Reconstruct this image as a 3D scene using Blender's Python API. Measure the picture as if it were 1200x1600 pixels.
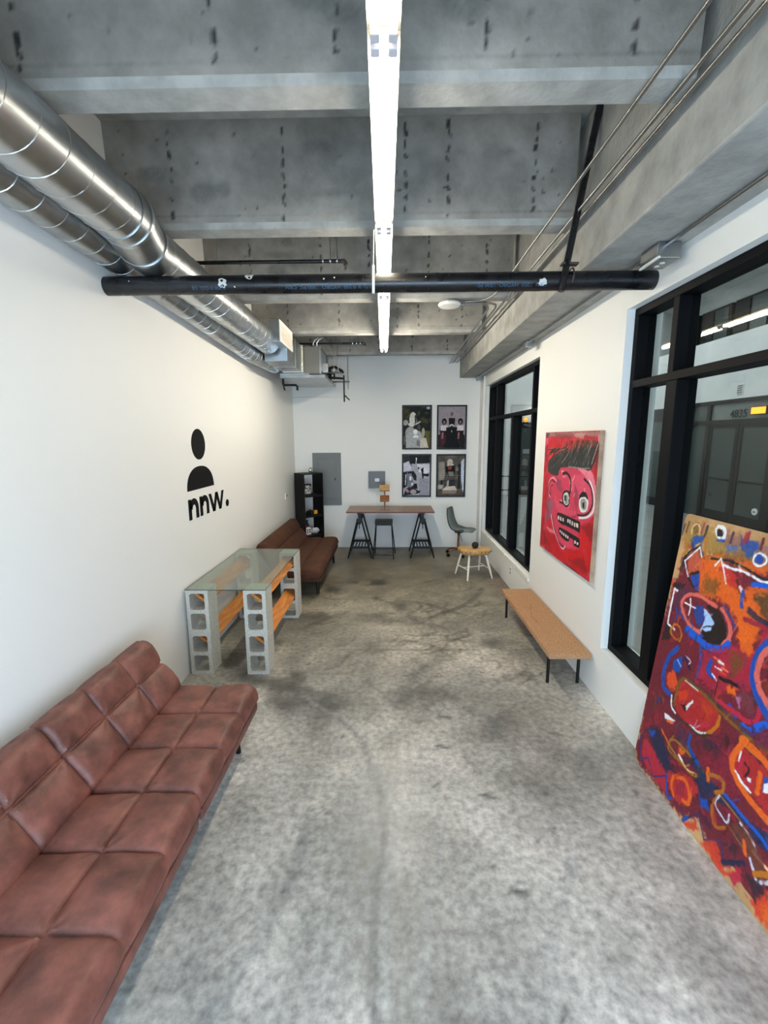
import bpy, bmesh, math, random
import numpy as np
from mathutils import Vector, Matrix
random.seed(7); rng = np.random.default_rng(7)
PI = math.pi
SC = bpy.context.scene; COL = SC.collection
for o in list(bpy.data.objects): bpy.data.objects.remove(o)

# ------------------------------------------------------------ camera
F_PX, PITCH, YAW, ROLL, CAM_H = 692.0, .1653, -.0186, -.0051, 2.069
cam = bpy.data.cameras.new('camera'); camo = bpy.data.objects.new('camera', cam); COL.objects.link(camo)
cy, sy, cp, sp = math.cos(YAW), math.sin(YAW), math.cos(PITCH), math.sin(PITCH)
fwd = Vector((sy*cp, cy*cp, -sp)); rt = Vector((cy, -sy, 0)); up = rt.cross(fwd)
r2 = rt*math.cos(ROLL)+up*math.sin(ROLL); u2 = up*math.cos(ROLL)-rt*math.sin(ROLL)
m = Matrix((r2, u2, -fwd)).transposed().to_4x4(); m.translation = Vector((0, 0, CAM_H)); camo.matrix_world = m
cam.sensor_fit = 'VERTICAL'; cam.sensor_height = 36.0; cam.sensor_width = 27.0; cam.lens = F_PX/1600*36.0
cam.clip_start = .02; cam.clip_end = 200; SC.camera = camo
# ------------------------------------------------------------ world, daylight from the opening behind the camera, exposure
W = bpy.data.worlds.new('sky'); SC.world = W; W.use_nodes = True
W.node_tree.nodes['Background'].inputs[0].default_value = (.74, .82, .92, 1)
W.node_tree.nodes['Background'].inputs[1].default_value = .4
def area(name, loc, direction, sx, sy_, power, col):
    l = bpy.data.lights.new(name, 'AREA'); l.shape = 'RECTANGLE'; l.size = sx; l.size_y = sy_; l.energy = power; l.color = col
    o = bpy.data.objects.new(name, l); COL.objects.link(o); o.location = loc
    o.rotation_euler = Vector(direction).to_track_quat('-Z', 'Y').to_euler(); return o
area('doorway_daylight', (0, -1.45, 1.15), (0, 1, -.30), 3.2, 2.1, 240, (.56, .77, 1))
area('courtyard_fill', (5.0, 6.0, 6.1), (0, 0, -1), 5.0, 12, 520, (.93, .97, 1))  # added fill under the courtyard ceiling, with no visible source of its own
area('courtyard_fill_far', (5.0, 14.0, 6.1), (0, 0, -1), 5.0, 5, 300, (.95, .97, 1))  # second added fill, brightening the far courtyard end
TUBE_STRENGTH = 36.0
vs = SC.view_settings; vs.view_transform = 'Standard'; vs.look = 'None'; vs.gamma = 1; vs.exposure = -.12; vs.use_curve_mapping = False

# ------------------------------------------------------------ materials
def lin(c): return tuple(((x/255)/12.92 if x/255 <= .04045 else ((x/255+.055)/1.055)**2.4) for x in c)
def L4(c): return (*lin(c), 1)
def mat(name, col, rough=.5, metal=0, noise=0, nscale=8, col2=None, bump=0, bscale=60, emis=None, spec=.5, stretch=None, detail=5, rvar=0, attr=None, clip=(.35, .65)):
    M = bpy.data.materials.new(name); M.use_nodes = True; nt = M.node_tree; N = nt.nodes; LK = nt.links
    b = N['Principled BSDF']; b.inputs['Roughness'].default_value = rough; b.inputs['Metallic'].default_value = metal
    b.inputs['Specular IOR Level'].default_value = spec; b.inputs['Base Color'].default_value = L4(col)
    tc = N.new('ShaderNodeTexCoord'); mp = N.new('ShaderNodeMapping'); LK.new(tc.outputs['Object'], mp.inputs['Vector'])
    if stretch: mp.inputs['Scale'].default_value = stretch
    src = None
    if attr:
        at = N.new('ShaderNodeAttribute'); at.attribute_name = attr; src = at.outputs['Color']
    if col2 is not None or noise:
        nz = N.new('ShaderNodeTexNoise'); nz.inputs['Scale'].default_value = nscale; nz.inputs['Detail'].default_value = detail; nz.inputs['Roughness'].default_value = .6
        LK.new(mp.outputs[0], nz.inputs['Vector'])
        if col2 is not None:
            rp = N.new('ShaderNodeValToRGB'); rp.color_ramp.elements[0].position = clip[0]; rp.color_ramp.elements[1].position = clip[1]
            rp.color_ramp.elements[0].color = L4(col2); rp.color_ramp.elements[1].color = L4(col)
            LK.new(nz.outputs['Fac'], rp.inputs[0])
            if src:
                mx = N.new('ShaderNodeMix'); mx.data_type = 'RGBA'; mx.blend_type = 'MULTIPLY'; mx.inputs[0].default_value = 1
                LK.new(src, mx.inputs[6]); LK.new(rp.outputs[0], mx.inputs[7]); src = mx.outputs[2]
            else: src = rp.outputs[0]
        if rvar:
            mr = N.new('ShaderNodeMapRange'); mr.inputs[3].default_value = rough-rvar; mr.inputs[4].default_value = rough+rvar
            mr.inputs[1].default_value = .3; mr.inputs[2].default_value = .7
            LK.new(nz.outputs['Fac'], mr.inputs[0]); LK.new(mr.outputs[0], b.inputs['Roughness'])
    if src: LK.new(src, b.inputs['Base Color'])
    if bump:
        n2 = N.new('ShaderNodeTexNoise'); n2.inputs['Scale'].default_value = bscale; n2.inputs['Detail'].default_value = 6
        LK.new(mp.outputs[0], n2.inputs['Vector']); bp = N.new('ShaderNodeBump'); bp.inputs['Strength'].default_value = bump; bp.inputs['Distance'].default_value = .01
        LK.new(n2.outputs['Fac'], bp.inputs['Height']); LK.new(bp.outputs[0], b.inputs['Normal'])
    if emis: b.inputs['Emission Color'].default_value = L4(emis[0]); b.inputs['Emission Strength'].default_value = emis[1]
    return M
def glass_mat(name, tint, ior=1.5, body=0, bodycol=(90, 95, 92)):
    M = bpy.data.materials.new(name); M.use_nodes = True; nt = M.node_tree; N = nt.nodes; LK = nt.links; N.remove(N['Principled BSDF'])
    out = N['Material Output']; t = N.new('ShaderNodeBsdfTransparent'); t.inputs[0].default_value = L4(tint)
    g = N.new('ShaderNodeBsdfGlossy'); g.inputs['Roughness'].default_value = .015; fr = N.new('ShaderNodeFresnel'); fr.inputs[0].default_value = ior
    mx = N.new('ShaderNodeMixShader'); LK.new(fr.outputs[0], mx.inputs[0]); ge = N.new('ShaderNodeNewGeometry'); mr = N.new('ShaderNodeMapRange'); mr.inputs[3].default_value = ior; mr.inputs[4].default_value = 1/ior; LK.new(ge.outputs['Backfacing'], mr.inputs[0]); LK.new(mr.outputs[0], fr.inputs[0])
    if body:
        d = N.new('ShaderNodeBsdfDiffuse'); d.inputs[0].default_value = L4(bodycol); m2 = N.new('ShaderNodeMixShader'); m2.inputs[0].default_value = body
        LK.new(t.outputs[0], m2.inputs[1]); LK.new(d.outputs[0], m2.inputs[2]); LK.new(m2.outputs[0], mx.inputs[1])
    else: LK.new(t.outputs[0], mx.inputs[1])
    LK.new(g.outputs[0], mx.inputs[2]); LK.new(mx.outputs[0], out.inputs[0]); return M
M = dict(
 wall=mat('white_wall_paint', (236, 235, 230), .55, bump=.05, bscale=90),
 wallc=mat('courtyard_wall_paint', (205, 208, 206), .7, col2=(190, 194, 194), nscale=1.2),
 dark=mat('courtyard_dark_frame', (12, 13, 14), .5, spec=.3), dglass=mat('courtyard_dark_glass', (58, 70, 67), .3, col2=(50, 61, 58), nscale=2),
 floor=mat('polished_concrete', (255, 255, 255), .40, col2=(178, 178, 177), nscale=24, attr='paint', detail=12, rvar=.12, bump=.1, bscale=45, clip=(.32, .68)),
 conc=mat('cast_concrete', (246, 246, 246), .85, col2=(206, 206, 203), nscale=7, attr='paint', detail=8, bump=.25, bscale=40, clip=(.3, .66)),
 concp=mat('cast_concrete_plain', (172, 171, 165), .85, col2=(144, 143, 137), nscale=6, detail=8, bump=.25, bscale=40),
 cfloor=mat('courtyard_floor', (120, 124, 122), .5, col2=(104, 108, 106), nscale=3),
 block=mat('cinder_block', (206, 202, 190), .95, col2=(180, 177, 166), nscale=60, bump=.5, bscale=180),
 plank=mat('orange_pine', (222, 146, 66), .45, col2=(186, 104, 36), nscale=5, stretch=(9, .9, 9), detail=6),
 black=mat('black_metal', (9, 9, 10), .45, spec=.35), blackp=mat('black_plastic', (8, 8, 9), .6, spec=.3), bsatin=mat('black_window_frame', (8, 9, 12), .6, spec=.12),
 pipe=mat('black_painted_steel_pipe', (22, 23, 26), .3, col2=(12, 13, 16), nscale=12, rvar=.08), pipetext=mat('pipe_print', (52, 92, 122), .6),
 splat=mat('white_paint_splash', (205, 206, 202), .8), galv=mat('galvanised_steel', (196, 200, 202), .3, 1, col2=(180, 184, 187), nscale=5, rvar=.0, detail=3),
 galvd=mat('dull_galvanised_steel', (182, 186, 188), .34, 1, col2=(154, 158, 160), nscale=6, rvar=.0), seam=mat('duct_seam', (205, 207, 207), .3, 1), foil=mat('foil_tape', (225, 222, 200), .25, 1, bump=.8, bscale=50),
 zinc=mat('zinc_conduit', (156, 158, 158), .35, 1), unit=mat('grey_unit_casing', (112, 110, 106), .5, .2), white=mat('white_plastic', (232, 232, 226), .4), register=mat('white_register', (226, 212, 196), .5),
 leather=mat('reddish_brown_suede', (144, 88, 75), .47, col2=(84, 50, 42), nscale=7.5, detail=7, bump=.12, bscale=120, clip=(.3, .7), spec=.45),
 leather2=mat('dark_brown_fabric', (78, 44, 26), .75, col2=(60, 34, 20), nscale=5, bump=.1, bscale=140, spec=.3),
 ink=mat('black_vinyl', (10, 10, 10), .7, spec=.15), red=None,
 cork=mat('cork', (196, 152, 112), .8, col2=(144, 102, 66), nscale=95, detail=4, bump=.2, bscale=120), wood=mat('walnut_laminate', (156, 126, 104), .4, col2=(130, 102, 84), nscale=5, stretch=(1.2, 12, 12)),
 edge=mat('dark_red_edge', (96, 44, 32), .5), lightwood=mat('light_wood', (206, 166, 106), .5, col2=(170, 122, 66), nscale=6, stretch=(2, 9, 2), detail=6), bark=mat('live_edge_bark', (150, 96, 48), .8, col2=(92, 50, 26), nscale=16),
 whitew=mat('white_painted_wood', (234, 230, 218), .5), brass=mat('copper_metal', (150, 104, 76), .3, 1), ballm=mat('black_rubber', (22, 20, 20), .8), tan=mat('pale_ply', (176, 146, 118), .6, col2=(132, 104, 84), nscale=7),
 stand=mat('brown_wood', (140, 84, 50), .5), panel=mat('grey_enamel', (110, 113, 112), .45), panel2=mat('dark_grey_enamel', (92, 95, 97), .4), paint=mat('artist_paint', (255, 255, 255), .5, attr='paint', bump=.12, bscale=60),
 photo=mat('photo_print', (255, 255, 255), .45, attr='paint', spec=.15), steel=mat('brushed_steel', (190, 192, 192), .3, 1), bracket=mat('rusty_brown_steel', (70, 60, 54), .6),
 fixture=mat('cream_enamel', (236, 226, 196), .4), socket=mat('lamp_holder', (196, 192, 196), .4),
 warm=mat('amber_lamp', (255, 150, 40), .5, emis=((255, 138, 30), 3.2)), lampw=mat('bright_lamp', (255, 250, 235), .5, emis=((255, 250, 235), 22)),
 yellow=mat('yellow_plastic', (226, 164, 30), .5), silver=mat('silver_glass', (196, 204, 204), .15, .9), paper=mat('white_paper', (224, 224, 224), .7), teal=mat('dark_teal_plastic', (20, 42, 50), .4), redp=mat('red_plastic', (150, 40, 50), .5), bag=mat('crumpled_white_bag', (206, 206, 208), .5, bump=.6, bscale=40),
 mott=mat('mottled_grey_print', (190, 188, 182), .6, col2=(36, 36, 36), nscale=24, clip=(.42, .56)), lens=mat('camera_lens', (30, 34, 40), .1),
 tglass2=mat('transom_glass', (104, 112, 110), .3), glass=glass_mat('window_glass', (240, 245, 243), 1.36), tglass=glass_mat('table_glass', (236, 244, 240), 1.5, .05, (190, 196, 190)), gedge=mat('glass_edge', (38, 58, 54), .2), smoke=glass_mat('smoked_plastic', (178, 186, 184), 1.45, .42, (104, 114, 110)), acrylic=glass_mat('clear_acrylic', (240, 228, 205), 1.45, .15, (214, 180, 130)),
)
# tubes farther in are set brighter, to lift the dim back of the room
TUBES = [mat('fluorescent_tube', (255, 255, 255), .5, emis=((255, 246, 228), TUBE_STRENGTH*k)) for k in (.5, .6, .74, 1.05, 2.3, 4.9)]
# ------------------------------------------------------------ mesh helpers
def link(o, parent=None):
    COL.objects.link(o)
    if parent: o.parent = parent
    return o
def tag(o, label=None, cat=None, group=None, kind=None):
    if label: o['label'] = label
    if cat: o['category'] = cat
    if group: o['group'] = group
    if kind: o['kind'] = kind
    return o
def thing(name, label, cat, loc=(0, 0, 0), rz=0, group=None):
    o = bpy.data.objects.new(name, None); o.empty_display_size = .05; o.location = loc; o.rotation_euler = (0, 0, rz); link(o)
    return tag(o, label, cat, group)
def obj(name, bm, m_, parent=None, smooth=False, label=None):
    me = bpy.data.meshes.new(name); bmesh.ops.recalc_face_normals(bm, faces=bm.faces[:]); bm.to_mesh(me); bm.free(); me.materials.append(m_)
    if smooth:
        for p in me.polygons: p.use_smooth = True
        try: me.set_sharp_from_angle(angle=math.radians(38))
        except Exception: pass
    o = bpy.data.objects.new(name, me); link(o, parent)
    if label: o['label'] = label
    return o
def B(): return bmesh.new()
def box(bm, x0, x1, y0, y1, z0, z1, bev=0, mtx=None):
    r = bmesh.ops.create_cube(bm, size=1); vs_ = r['verts']
    bmesh.ops.scale(bm, vec=(abs(x1-x0), abs(y1-y0), abs(z1-z0)), verts=vs_); bmesh.ops.translate(bm, vec=((x0+x1)/2, (y0+y1)/2, (z0+z1)/2), verts=vs_)
    if bev:
        es = list({e for v in vs_ for e in v.link_edges}); q = bmesh.ops.bevel(bm, geom=es, offset=bev, segments=2, affect='EDGES', profile=.6); vs_ = list({v for f in q['faces'] for v in f.verts} | {v for v in vs_ if v.is_valid})
    if mtx is not None:
        vs_ = [v for v in vs_ if v.is_valid]; bmesh.ops.transform(bm, matrix=mtx, verts=vs_)
    return bm
def bx(*a, bev=0): return box(B(), *a, bev=bev)
def tube(bm, pts, r, n=12, r1=None, cap=True):
    """swept round bar through pts; radius r (to r1)"""
    pts = [Vector(p) for p in pts]; k = len(pts); rings = []; prev = None
    for i, p in enumerate(pts):
        d = (pts[min(i+1, k-1)]-pts[max(i-1, 0)]).normalized()
        if prev is None:
            a = Vector((0, 0, 1)) if abs(d.z) < .9 else Vector((1, 0, 0)); x = d.cross(a).normalized()
        else: x = (prev-d*prev.dot(d)).normalized()
        prev = x; y = d.cross(x); rr = r if r1 is None else r+(r1-r)*i/(k-1)
        if isinstance(r, (list, tuple)): rr = r[i]
        rings.append([bm.verts.new(p+(x*math.cos(2*PI*j/n)+y*math.sin(2*PI*j/n))*rr) for j in range(n)])
    for a_, b_ in zip(rings, rings[1:]):
        for j in range(n): bm.faces.new((a_[j], a_[(j+1) % n], b_[(j+1) % n], b_[j]))
    if cap: bm.faces.new(rings[0][::-1]); bm.faces.new(rings[-1])
    return bm
def tb(pts, r, n=12, r1=None): return tube(B(), pts, r, n, r1)
def arc(c, r, a0, a1, n, ax='xy', off=0):
    out = []
    for i in range(n+1):
        a = a0+(a1-a0)*i/n; u, v = r*math.cos(a), r*math.sin(a)
        out.append({'xy': (c[0]+u, c[1]+v, c[2]), 'xz': (c[0]+u, c[1], c[2]+v), 'yz': (c[0], c[1]+u, c[2]+v)}[ax])
    return out
def prism(bm, poly, axis, t0, t1):
    """extrude 2D poly: axis 'x' -> poly is (y,z); 'y' -> (x,z); 'z' -> (x,y)"""
    f = {'x': lambda t, p: (t, p[0], p[1]), 'y': lambda t, p: (p[0], t, p[1]), 'z': lambda t, p: (p[0], p[1], t)}[axis]
    a_ = [bm.verts.new(f(t0, p)) for p in poly]; b_ = [bm.verts.new(f(t1, p)) for p in poly]; n = len(poly)
    bm.faces.new(a_[::-1]); bm.faces.new(b_)
    for i in range(n): bm.faces.new((a_[i], a_[(i+1) % n], b_[(i+1) % n], b_[i]))
    return bm
def lathe(bm, prof, c, n=20):
    rings = [[bm.verts.new((c[0]+r*math.cos(2*PI*j/n), c[1]+r*math.sin(2*PI*j/n), c[2]+z)) for j in range(n)] for r, z in prof]
    for a_, b_ in zip(rings, rings[1:]):
        for j in range(n): bm.faces.new((a_[j], a_[(j+1) % n], b_[(j+1) % n], b_[j]))
    bm.faces.new(rings[0][::-1]); bm.faces.new(rings[-1]); return bm
def grid(name, org, U, V, nu, nv, colors, m_, parent=None, disp=None):
    """grid sheet org+U*s+V*t with a painted colour per point (colours are surface colour, sRGB 0-255, shape nv,nu,3)"""
    s, t = np.meshgrid(np.linspace(0, 1, nu), np.linspace(0, 1, nv)); org, U, V = map(np.array, (org, U, V))
    co = org+U*s[..., None]+V*t[..., None]
    if disp is not None: nn = np.cross(U, V).astype(float); nn /= np.linalg.norm(nn); co = co+nn*disp[..., None]
    me = bpy.data.meshes.new(name); i = np.arange(nu*nv).reshape(nv, nu)
    q = np.stack([i[:-1, :-1], i[:-1, 1:], i[1:, 1:], i[1:, :-1]], -1).reshape(-1, 4)
    me.vertices.add(nu*nv); me.vertices.foreach_set('co', co.reshape(-1).astype(np.float32)); me.loops.add(q.size); me.loops.foreach_set('vertex_index', q.reshape(-1).astype(np.int32))
    me.polygons.add(len(q)); me.polygons.foreach_set('loop_start', np.arange(0, q.size, 4, dtype=np.int32)); me.polygons.foreach_set('loop_total', np.full(len(q), 4, dtype=np.int32)); me.update(); me.validate()
    c = np.clip(colors/255., 0, 1); c = np.where(c <= .04045, c/12.92, ((c+.055)/1.055)**2.4)
    at = me.color_attributes.new('paint', 'FLOAT_COLOR', 'POINT'); at.data.foreach_set('color', np.concatenate([c, np.ones((*c.shape[:2], 1))], -1).reshape(-1).astype(np.float32))
    me.materials.append(m_); o = bpy.data.objects.new(name, me); link(o, parent); return o
def vnoise(h_, w_, cell, seed=0):
    r = np.random.default_rng(seed); gh, gw = int(h_/cell)+3, int(w_/cell)+3; g = r.random((gh, gw)); y = np.arange(h_)/cell; x = np.arange(w_)/cell
    yi, xi = y.astype(int), x.astype(int); fy, fx = y-yi, x-xi; fy = (fy*fy*(3-2*fy))[:, None]; fx = (fx*fx*(3-2*fx))[None]
    a = g[yi][:, xi]; b = g[yi][:, xi+1]; c = g[yi+1][:, xi]; d = g[yi+1][:, xi+1]
    return (a*(1-fx)+b*fx)*(1-fy)+(c*(1-fx)+d*fx)*fy
def fbm(h_, w_, cell, seed=0, oc=4):
    o = 0; t = 0
    for k in range(oc):
        if cell/2**k < 1: break
        o = o+vnoise(h_, w_, cell/2**k, seed+k)/2**k; t += 1/2**k
    return o/t
def smooth(pts, closed=False, k=6):
    P_ = [np.array(p, float) for p in pts]; n = len(P_); out = []
    for i in range(n if closed else n-1):
        a, b, c, d = (P_[(i-1) % n] if closed or i else P_[0]), P_[i], P_[(i+1) % n], (P_[(i+2) % n] if closed or i < n-2 else P_[-1])
        for j in range(k):
            t = j/k; out.append(tuple(.5*((2*b)+(c-a)*t+(2*a-5*b+4*c-d)*t*t+(3*b-a-3*c+d)*t**3)))
    if not closed: out.append(tuple(P_[-1]))
    return out
class Canvas:
    """raster of surface colour; coordinates in metres*1000, origin bottom-left"""
    def __init__(s, w, h, cell, base, seed=1):
        s.cell = cell; s.nx = int(w/cell)+1; s.ny = int(h/cell)+1; s.w = w; s.h = h; s.C = np.ones((s.ny, s.nx, 3))*np.array(base, float)
        s.X, s.Y = np.meshgrid(np.linspace(0, w, s.nx), np.linspace(0, h, s.ny)); s.n = vnoise(s.ny, s.nx, max(1.2, 14/cell), seed)-.5; s.n2 = vnoise(s.ny, s.nx, max(1.0, 5/cell), seed+5)-.5
    def win(s, x0, x1, y0, y1):
        c = s.cell; a = max(0, int(x0/c)); b = min(s.nx, int(x1/c)+2); d = max(0, int(y0/c)); e = min(s.ny, int(y1/c)+2); return (slice(d, max(d, e)), slice(a, max(a, b)))
    def mix(s, sl, al, col, vary=14):
        al = np.clip(al, 0, 1)[..., None]; col = np.array(col, float)+(s.n2[sl]*vary*2)[..., None]; s.C[sl] = s.C[sl]*(1-al)+col*al
    def stroke(s, pts, w, col, a=1, soft=None, vary=14, brk=None):
        P_ = np.array(pts, float); r = w/2; mg = r+8+s.cell; sl = s.win(P_[:, 0].min()-mg, P_[:, 0].max()+mg, P_[:, 1].min()-mg, P_[:, 1].max()+mg)
        X_, Y_ = s.X[sl], s.Y[sl]
        if X_.size == 0: return
        d = np.full(X_.shape, 1e9)
        for p, q in zip(P_[:-1], P_[1:]):
            v = q-p; l2 = max(1e-6, v@v); t = np.clip(((X_-p[0])*v[0]+(Y_-p[1])*v[1])/l2, 0, 1); d = np.minimum(d, np.hypot(X_-p[0]-v[0]*t, Y_-p[1]-v[1]*t))
        d = d+s.n[sl]*min(r*.9, 6); sf = soft or s.cell*.9; s.mix(sl, a*np.clip((r-d)/sf+.5, 0, 1)*(1 if brk is None else brk[sl]), col, vary)
    def poly(s, pts, col, soft=8, a=1, vary=22):
        P_ = np.array(pts, float); mg = soft*2+4; sl = s.win(P_[:, 0].min()-mg, P_[:, 0].max()+mg, P_[:, 1].min()-mg, P_[:, 1].max()+mg); X_, Y_ = s.X[sl], s.Y[sl]
        if X_.size == 0: return
        ins = np.zeros(X_.shape, bool); d = np.full(X_.shape, 1e9); n = len(P_)
        for i in range(n):
            p, q = P_[i], P_[(i+1) % n]; c = ((p[1] > Y_) != (q[1] > Y_)) & (X_ < (q[0]-p[0])*(Y_-p[1])/((q[1]-p[1]) or 1e-9)+p[0]); ins ^= c
            v = q-p; l2 = max(1e-6, v@v); t = np.clip(((X_-p[0])*v[0]+(Y_-p[1])*v[1])/l2, 0, 1); d = np.minimum(d, np.hypot(X_-p[0]-v[0]*t, Y_-p[1]-v[1]*t))
        d = np.where(ins, d, -d)+s.n[sl]*soft*1.6; s.mix(sl, a*np.clip(d/soft+.5, 0, 1), col, vary)
    def ell(s, cx, cy_, rx, ry, col, soft=4, a=1, vary=14):
        sl = s.win(cx-rx-soft*2, cx+rx+soft*2, cy_-ry-soft*2, cy_+ry+soft*2); X_, Y_ = s.X[sl], s.Y[sl]; k = np.hypot((X_-cx)/rx, (Y_-cy_)/ry); s.mix(sl, a*np.clip((1-k)*min(rx, ry)/soft+.5, 0, 1), col, vary)
    def run(s, marks, k=1):
        for m_ in marks:
            q = m_[4]; lp = len(q) > 4 and np.hypot(q[0][0]-q[-1][0], q[0][1]-q[-1][1]) < 30
            if m_[0] == 'z': s.stroke(q, m_[2], m_[1], m_[3], vary=8)
            elif m_[0] == 's': s.stroke(smooth(q[:-1] if lp else q, lp)+([tuple(q[0])] if lp else []) if len(q) > 2 else q, m_[2], m_[1], m_[3], vary=8)
            else: s.poly(smooth(q, True, 4) if len(q) > 4 else q, m_[1], m_[2], m_[3], vary=11)
# painted marks: kind, colour, width or softness in mm, opacity, points in mm on the painted sheet
# ============================================================ THE SETTING
XL, XR, YB, YF = -1.816, 1.634, 8.30, -1.5
SLAB, STEM = 4.03, 3.42
def struct(name, bm, m_, parent=None, smooth=False):
    o = obj(name, bm, m_, parent, smooth)
    if parent is None: o['kind'] = 'structure'
    return o
# floor: trowelled concrete with its stains, scuffs and the saw joint
cv = Canvas(3450, 9800, 20, (205, 200, 191), 3)
f1 = fbm(cv.ny, cv.nx, 34, 11); f2 = fbm(cv.ny, cv.nx, 9, 21); f3 = fbm(cv.ny, cv.nx, 90, 31, 2)
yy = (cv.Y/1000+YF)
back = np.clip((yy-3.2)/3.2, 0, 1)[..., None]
cv.C = cv.C*(1-back)+np.array((128, 117, 96.))*back  # browner towards the back: dirt, with the dimmer light painted into the colour
cv.C *= (.70+.60*f1)[..., None]*(.84+.32*f2)[..., None]*(.92+.16*f3)[..., None]
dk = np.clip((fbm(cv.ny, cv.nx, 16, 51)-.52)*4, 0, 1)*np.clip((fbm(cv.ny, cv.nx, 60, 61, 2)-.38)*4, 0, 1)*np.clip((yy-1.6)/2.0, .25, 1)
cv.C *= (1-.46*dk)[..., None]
brk = np.clip((fbm(cv.ny, cv.nx, 24, 91)-.36)*4, .0, 1)*np.clip(.5+fbm(cv.ny, cv.nx, 5, 95), 0, 1.2)
sh = lambda pts: [((x-XL)*1000, (y-YF)*1000) for x, y in pts]
for pts, w, c, a_ in [
  ([(-.80, 3.35), (-.42, 3.05), (-.2, 2.75), (-.08, 2.35), (-.04, 2.0), (-.08, 1.7), (-.06, 1.2), (-.1, .9)], 22, (112, 112, 110), .5),
  ([(-.76, 3.30), (-.38, 3.0), (-.16, 2.7), (-.04, 2.3), (0, 2.0), (-.04, 1.7), (-.02, 1.2)], 26, (186, 186, 180), .45),
  ([(.1, 2.9), (.22, 2.5), (.24, 2.0), (.16, 1.6), (.1, 1.3)], 30, (182, 182, 178), .35),
  ([(-.2, 3.0), (.05, 3.35), (.4, 3.4), (.55, 3.1), (.5, 2.8)], 26, (118, 114, 108), .5), ([(-.1, 3.1), (.1, 3.5), (.45, 3.5)], 40, (180, 178, 170), .3),
  ([(.2, 3.9), (.5, 3.7), (.62, 3.4), (.6, 3.1)], 50, (110, 106, 98), .4), ([(-.5, 3.9), (-.1, 4.3), (.4, 4.2), (.6, 3.8)], 40, (112, 108, 98), .4),
  ([(-1.0, 4.6), (-.4, 5.2), (.3, 5.4), (.9, 4.9)], 60, (98, 92, 80), .4), ([(-.6, 5.2), (0, 6.0), (.7, 6.3)], 80, (96, 90, 76), .35), ([(-.8, 5.9), (-.2, 6.9), (.5, 7.1)], 70, (92, 86, 74), .35),
  ([(.2, 4.7), (.9, 5.3), (1.25, 5.9)], 60, (92, 86, 76), .5), ([(.1, 5.9), (.9, 6.5)], 50, (92, 88, 76), .4), ([(.6, 4.3), (1.2, 4.7)], 40, (90, 86, 78), .5),
  ([(-1.7, 4.085), (1.6, 4.12)], 14, (104, 100, 92), .55), ([(.3, .7), (.6, 1.4), (.9, 1.9)], 40, (176, 178, 178), .3), ([(-.7, 1.2), (-.5, 1.7), (-.45, 2.2)], 50, (124, 126, 126), .35)]:
    cv.stroke(sh(smooth(pts)), w*1.4, c, min(1, a_*1.2), soft=30, brk=brk)
for dx, c, a_ in ((0, (110, 110, 108), .42), (.035, (205, 204, 198), .38)):
    cv.stroke(sh(smooth([(-.80+dx, 3.38), (-.62+dx, 3.16), (-.38+dx, 2.98), (-.2+dx, 2.72), (-.10+dx, 2.35), (-.05+dx, 2.0), (-.09+dx, 1.6), (-.07+dx, 1.2), (-.07+dx, .9)])), 26, c, a_, soft=30)
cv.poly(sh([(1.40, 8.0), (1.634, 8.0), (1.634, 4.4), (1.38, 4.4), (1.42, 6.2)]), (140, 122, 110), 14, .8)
cv.poly(sh([(-.15, 2.6), (.02, 2.35), (-.02, 1.5), (-.3, 1.25), (-.55, 1.9)]), (136, 136, 134), 60, .35)
cv.poly(sh([(.75, 3.3), (1.15, 3.45), (1.5, 3.3), (1.5, 2.8), (1.0, 2.7)]), (150, 142, 132), 60, .3)
r = random.Random(3)
for i in range(150):
    x, y = r.uniform(-1.2, 1.5), r.uniform(.6, 4.8)**1.0; cv.stroke(sh([(x, y), (x+r.uniform(-.03, .03), y+r.uniform(-.03, .03))]), r.uniform(5, 20), (96, 94, 88), r.uniform(.3, .8), soft=14)
for i in range(330):
    x, y = r.uniform(-1.0, 1.45), r.uniform(3.4, 7.9); a = r.gauss(.25, .5); L = r.uniform(.05, .28); cv.stroke(sh(smooth([(x, y), (x+L*math.cos(a), y+L*math.sin(a)), (x+2*L*math.cos(a+.5), y+2*L*math.sin(a+.5))], k=3)), r.uniform(8, 40), r.choice([(70, 62, 46), (84, 76, 58), (150, 140, 120)]), r.uniform(.15, .5), soft=26, brk=brk)
for x, y in [(.35, 3.05), (.52, 2.3), (1.12, 2.86), (.7, 1.1), (.55, 1.75), (.3, 2.72)]: cv.stroke(sh([(x, y), (x+.07, y-.02)]), 26, (84, 82, 78), .7, soft=16)
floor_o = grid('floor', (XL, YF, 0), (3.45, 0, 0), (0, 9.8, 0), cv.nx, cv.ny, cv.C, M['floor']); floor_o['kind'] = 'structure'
struct('floor_slab', bx(XL-.2, XR, YF, YB+.2, -.15, -.004), M['concp'])
struct('wall_left', bx(XL-.15, XL, YF, YB+.15, 0, SLAB), M['wall'])
struct('wall_back', bx(XL, XR+.25, YB, YB+.15, 0, SLAB), M['wall'])
# right wall, pierced by the two windows
WT = XR+.25
W1 = (.30, 3.29, .43, 2.94); W2 = (5.12, 7.93, .42, 2.95)
bm = B()
for y0, y1, z0, z1 in [(YF, W1[0], 0, 3.13), (W1[0], W1[1], 0, W1[2]), (W1[0], W1[1], W1[3], 3.13), (W1[1], W2[0], 0, 3.13), (W2[0], W2[1], 0, W2[2]), (W2[0], W2[1], W2[3], 3.13), (W2[1], YB, 0, 3.13)]:
    box(bm, XR, WT, y0, y1, z0, z1)
bmesh.ops.remove_doubles(bm, verts=bm.verts[:], dist=1e-5)
struct('wall_right', bm, M['wall'])
struct('trim_1', bx(1.598, XR, 8.02, YB, .0, 3.13), M['wall'])       # small return in the back corner
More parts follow.
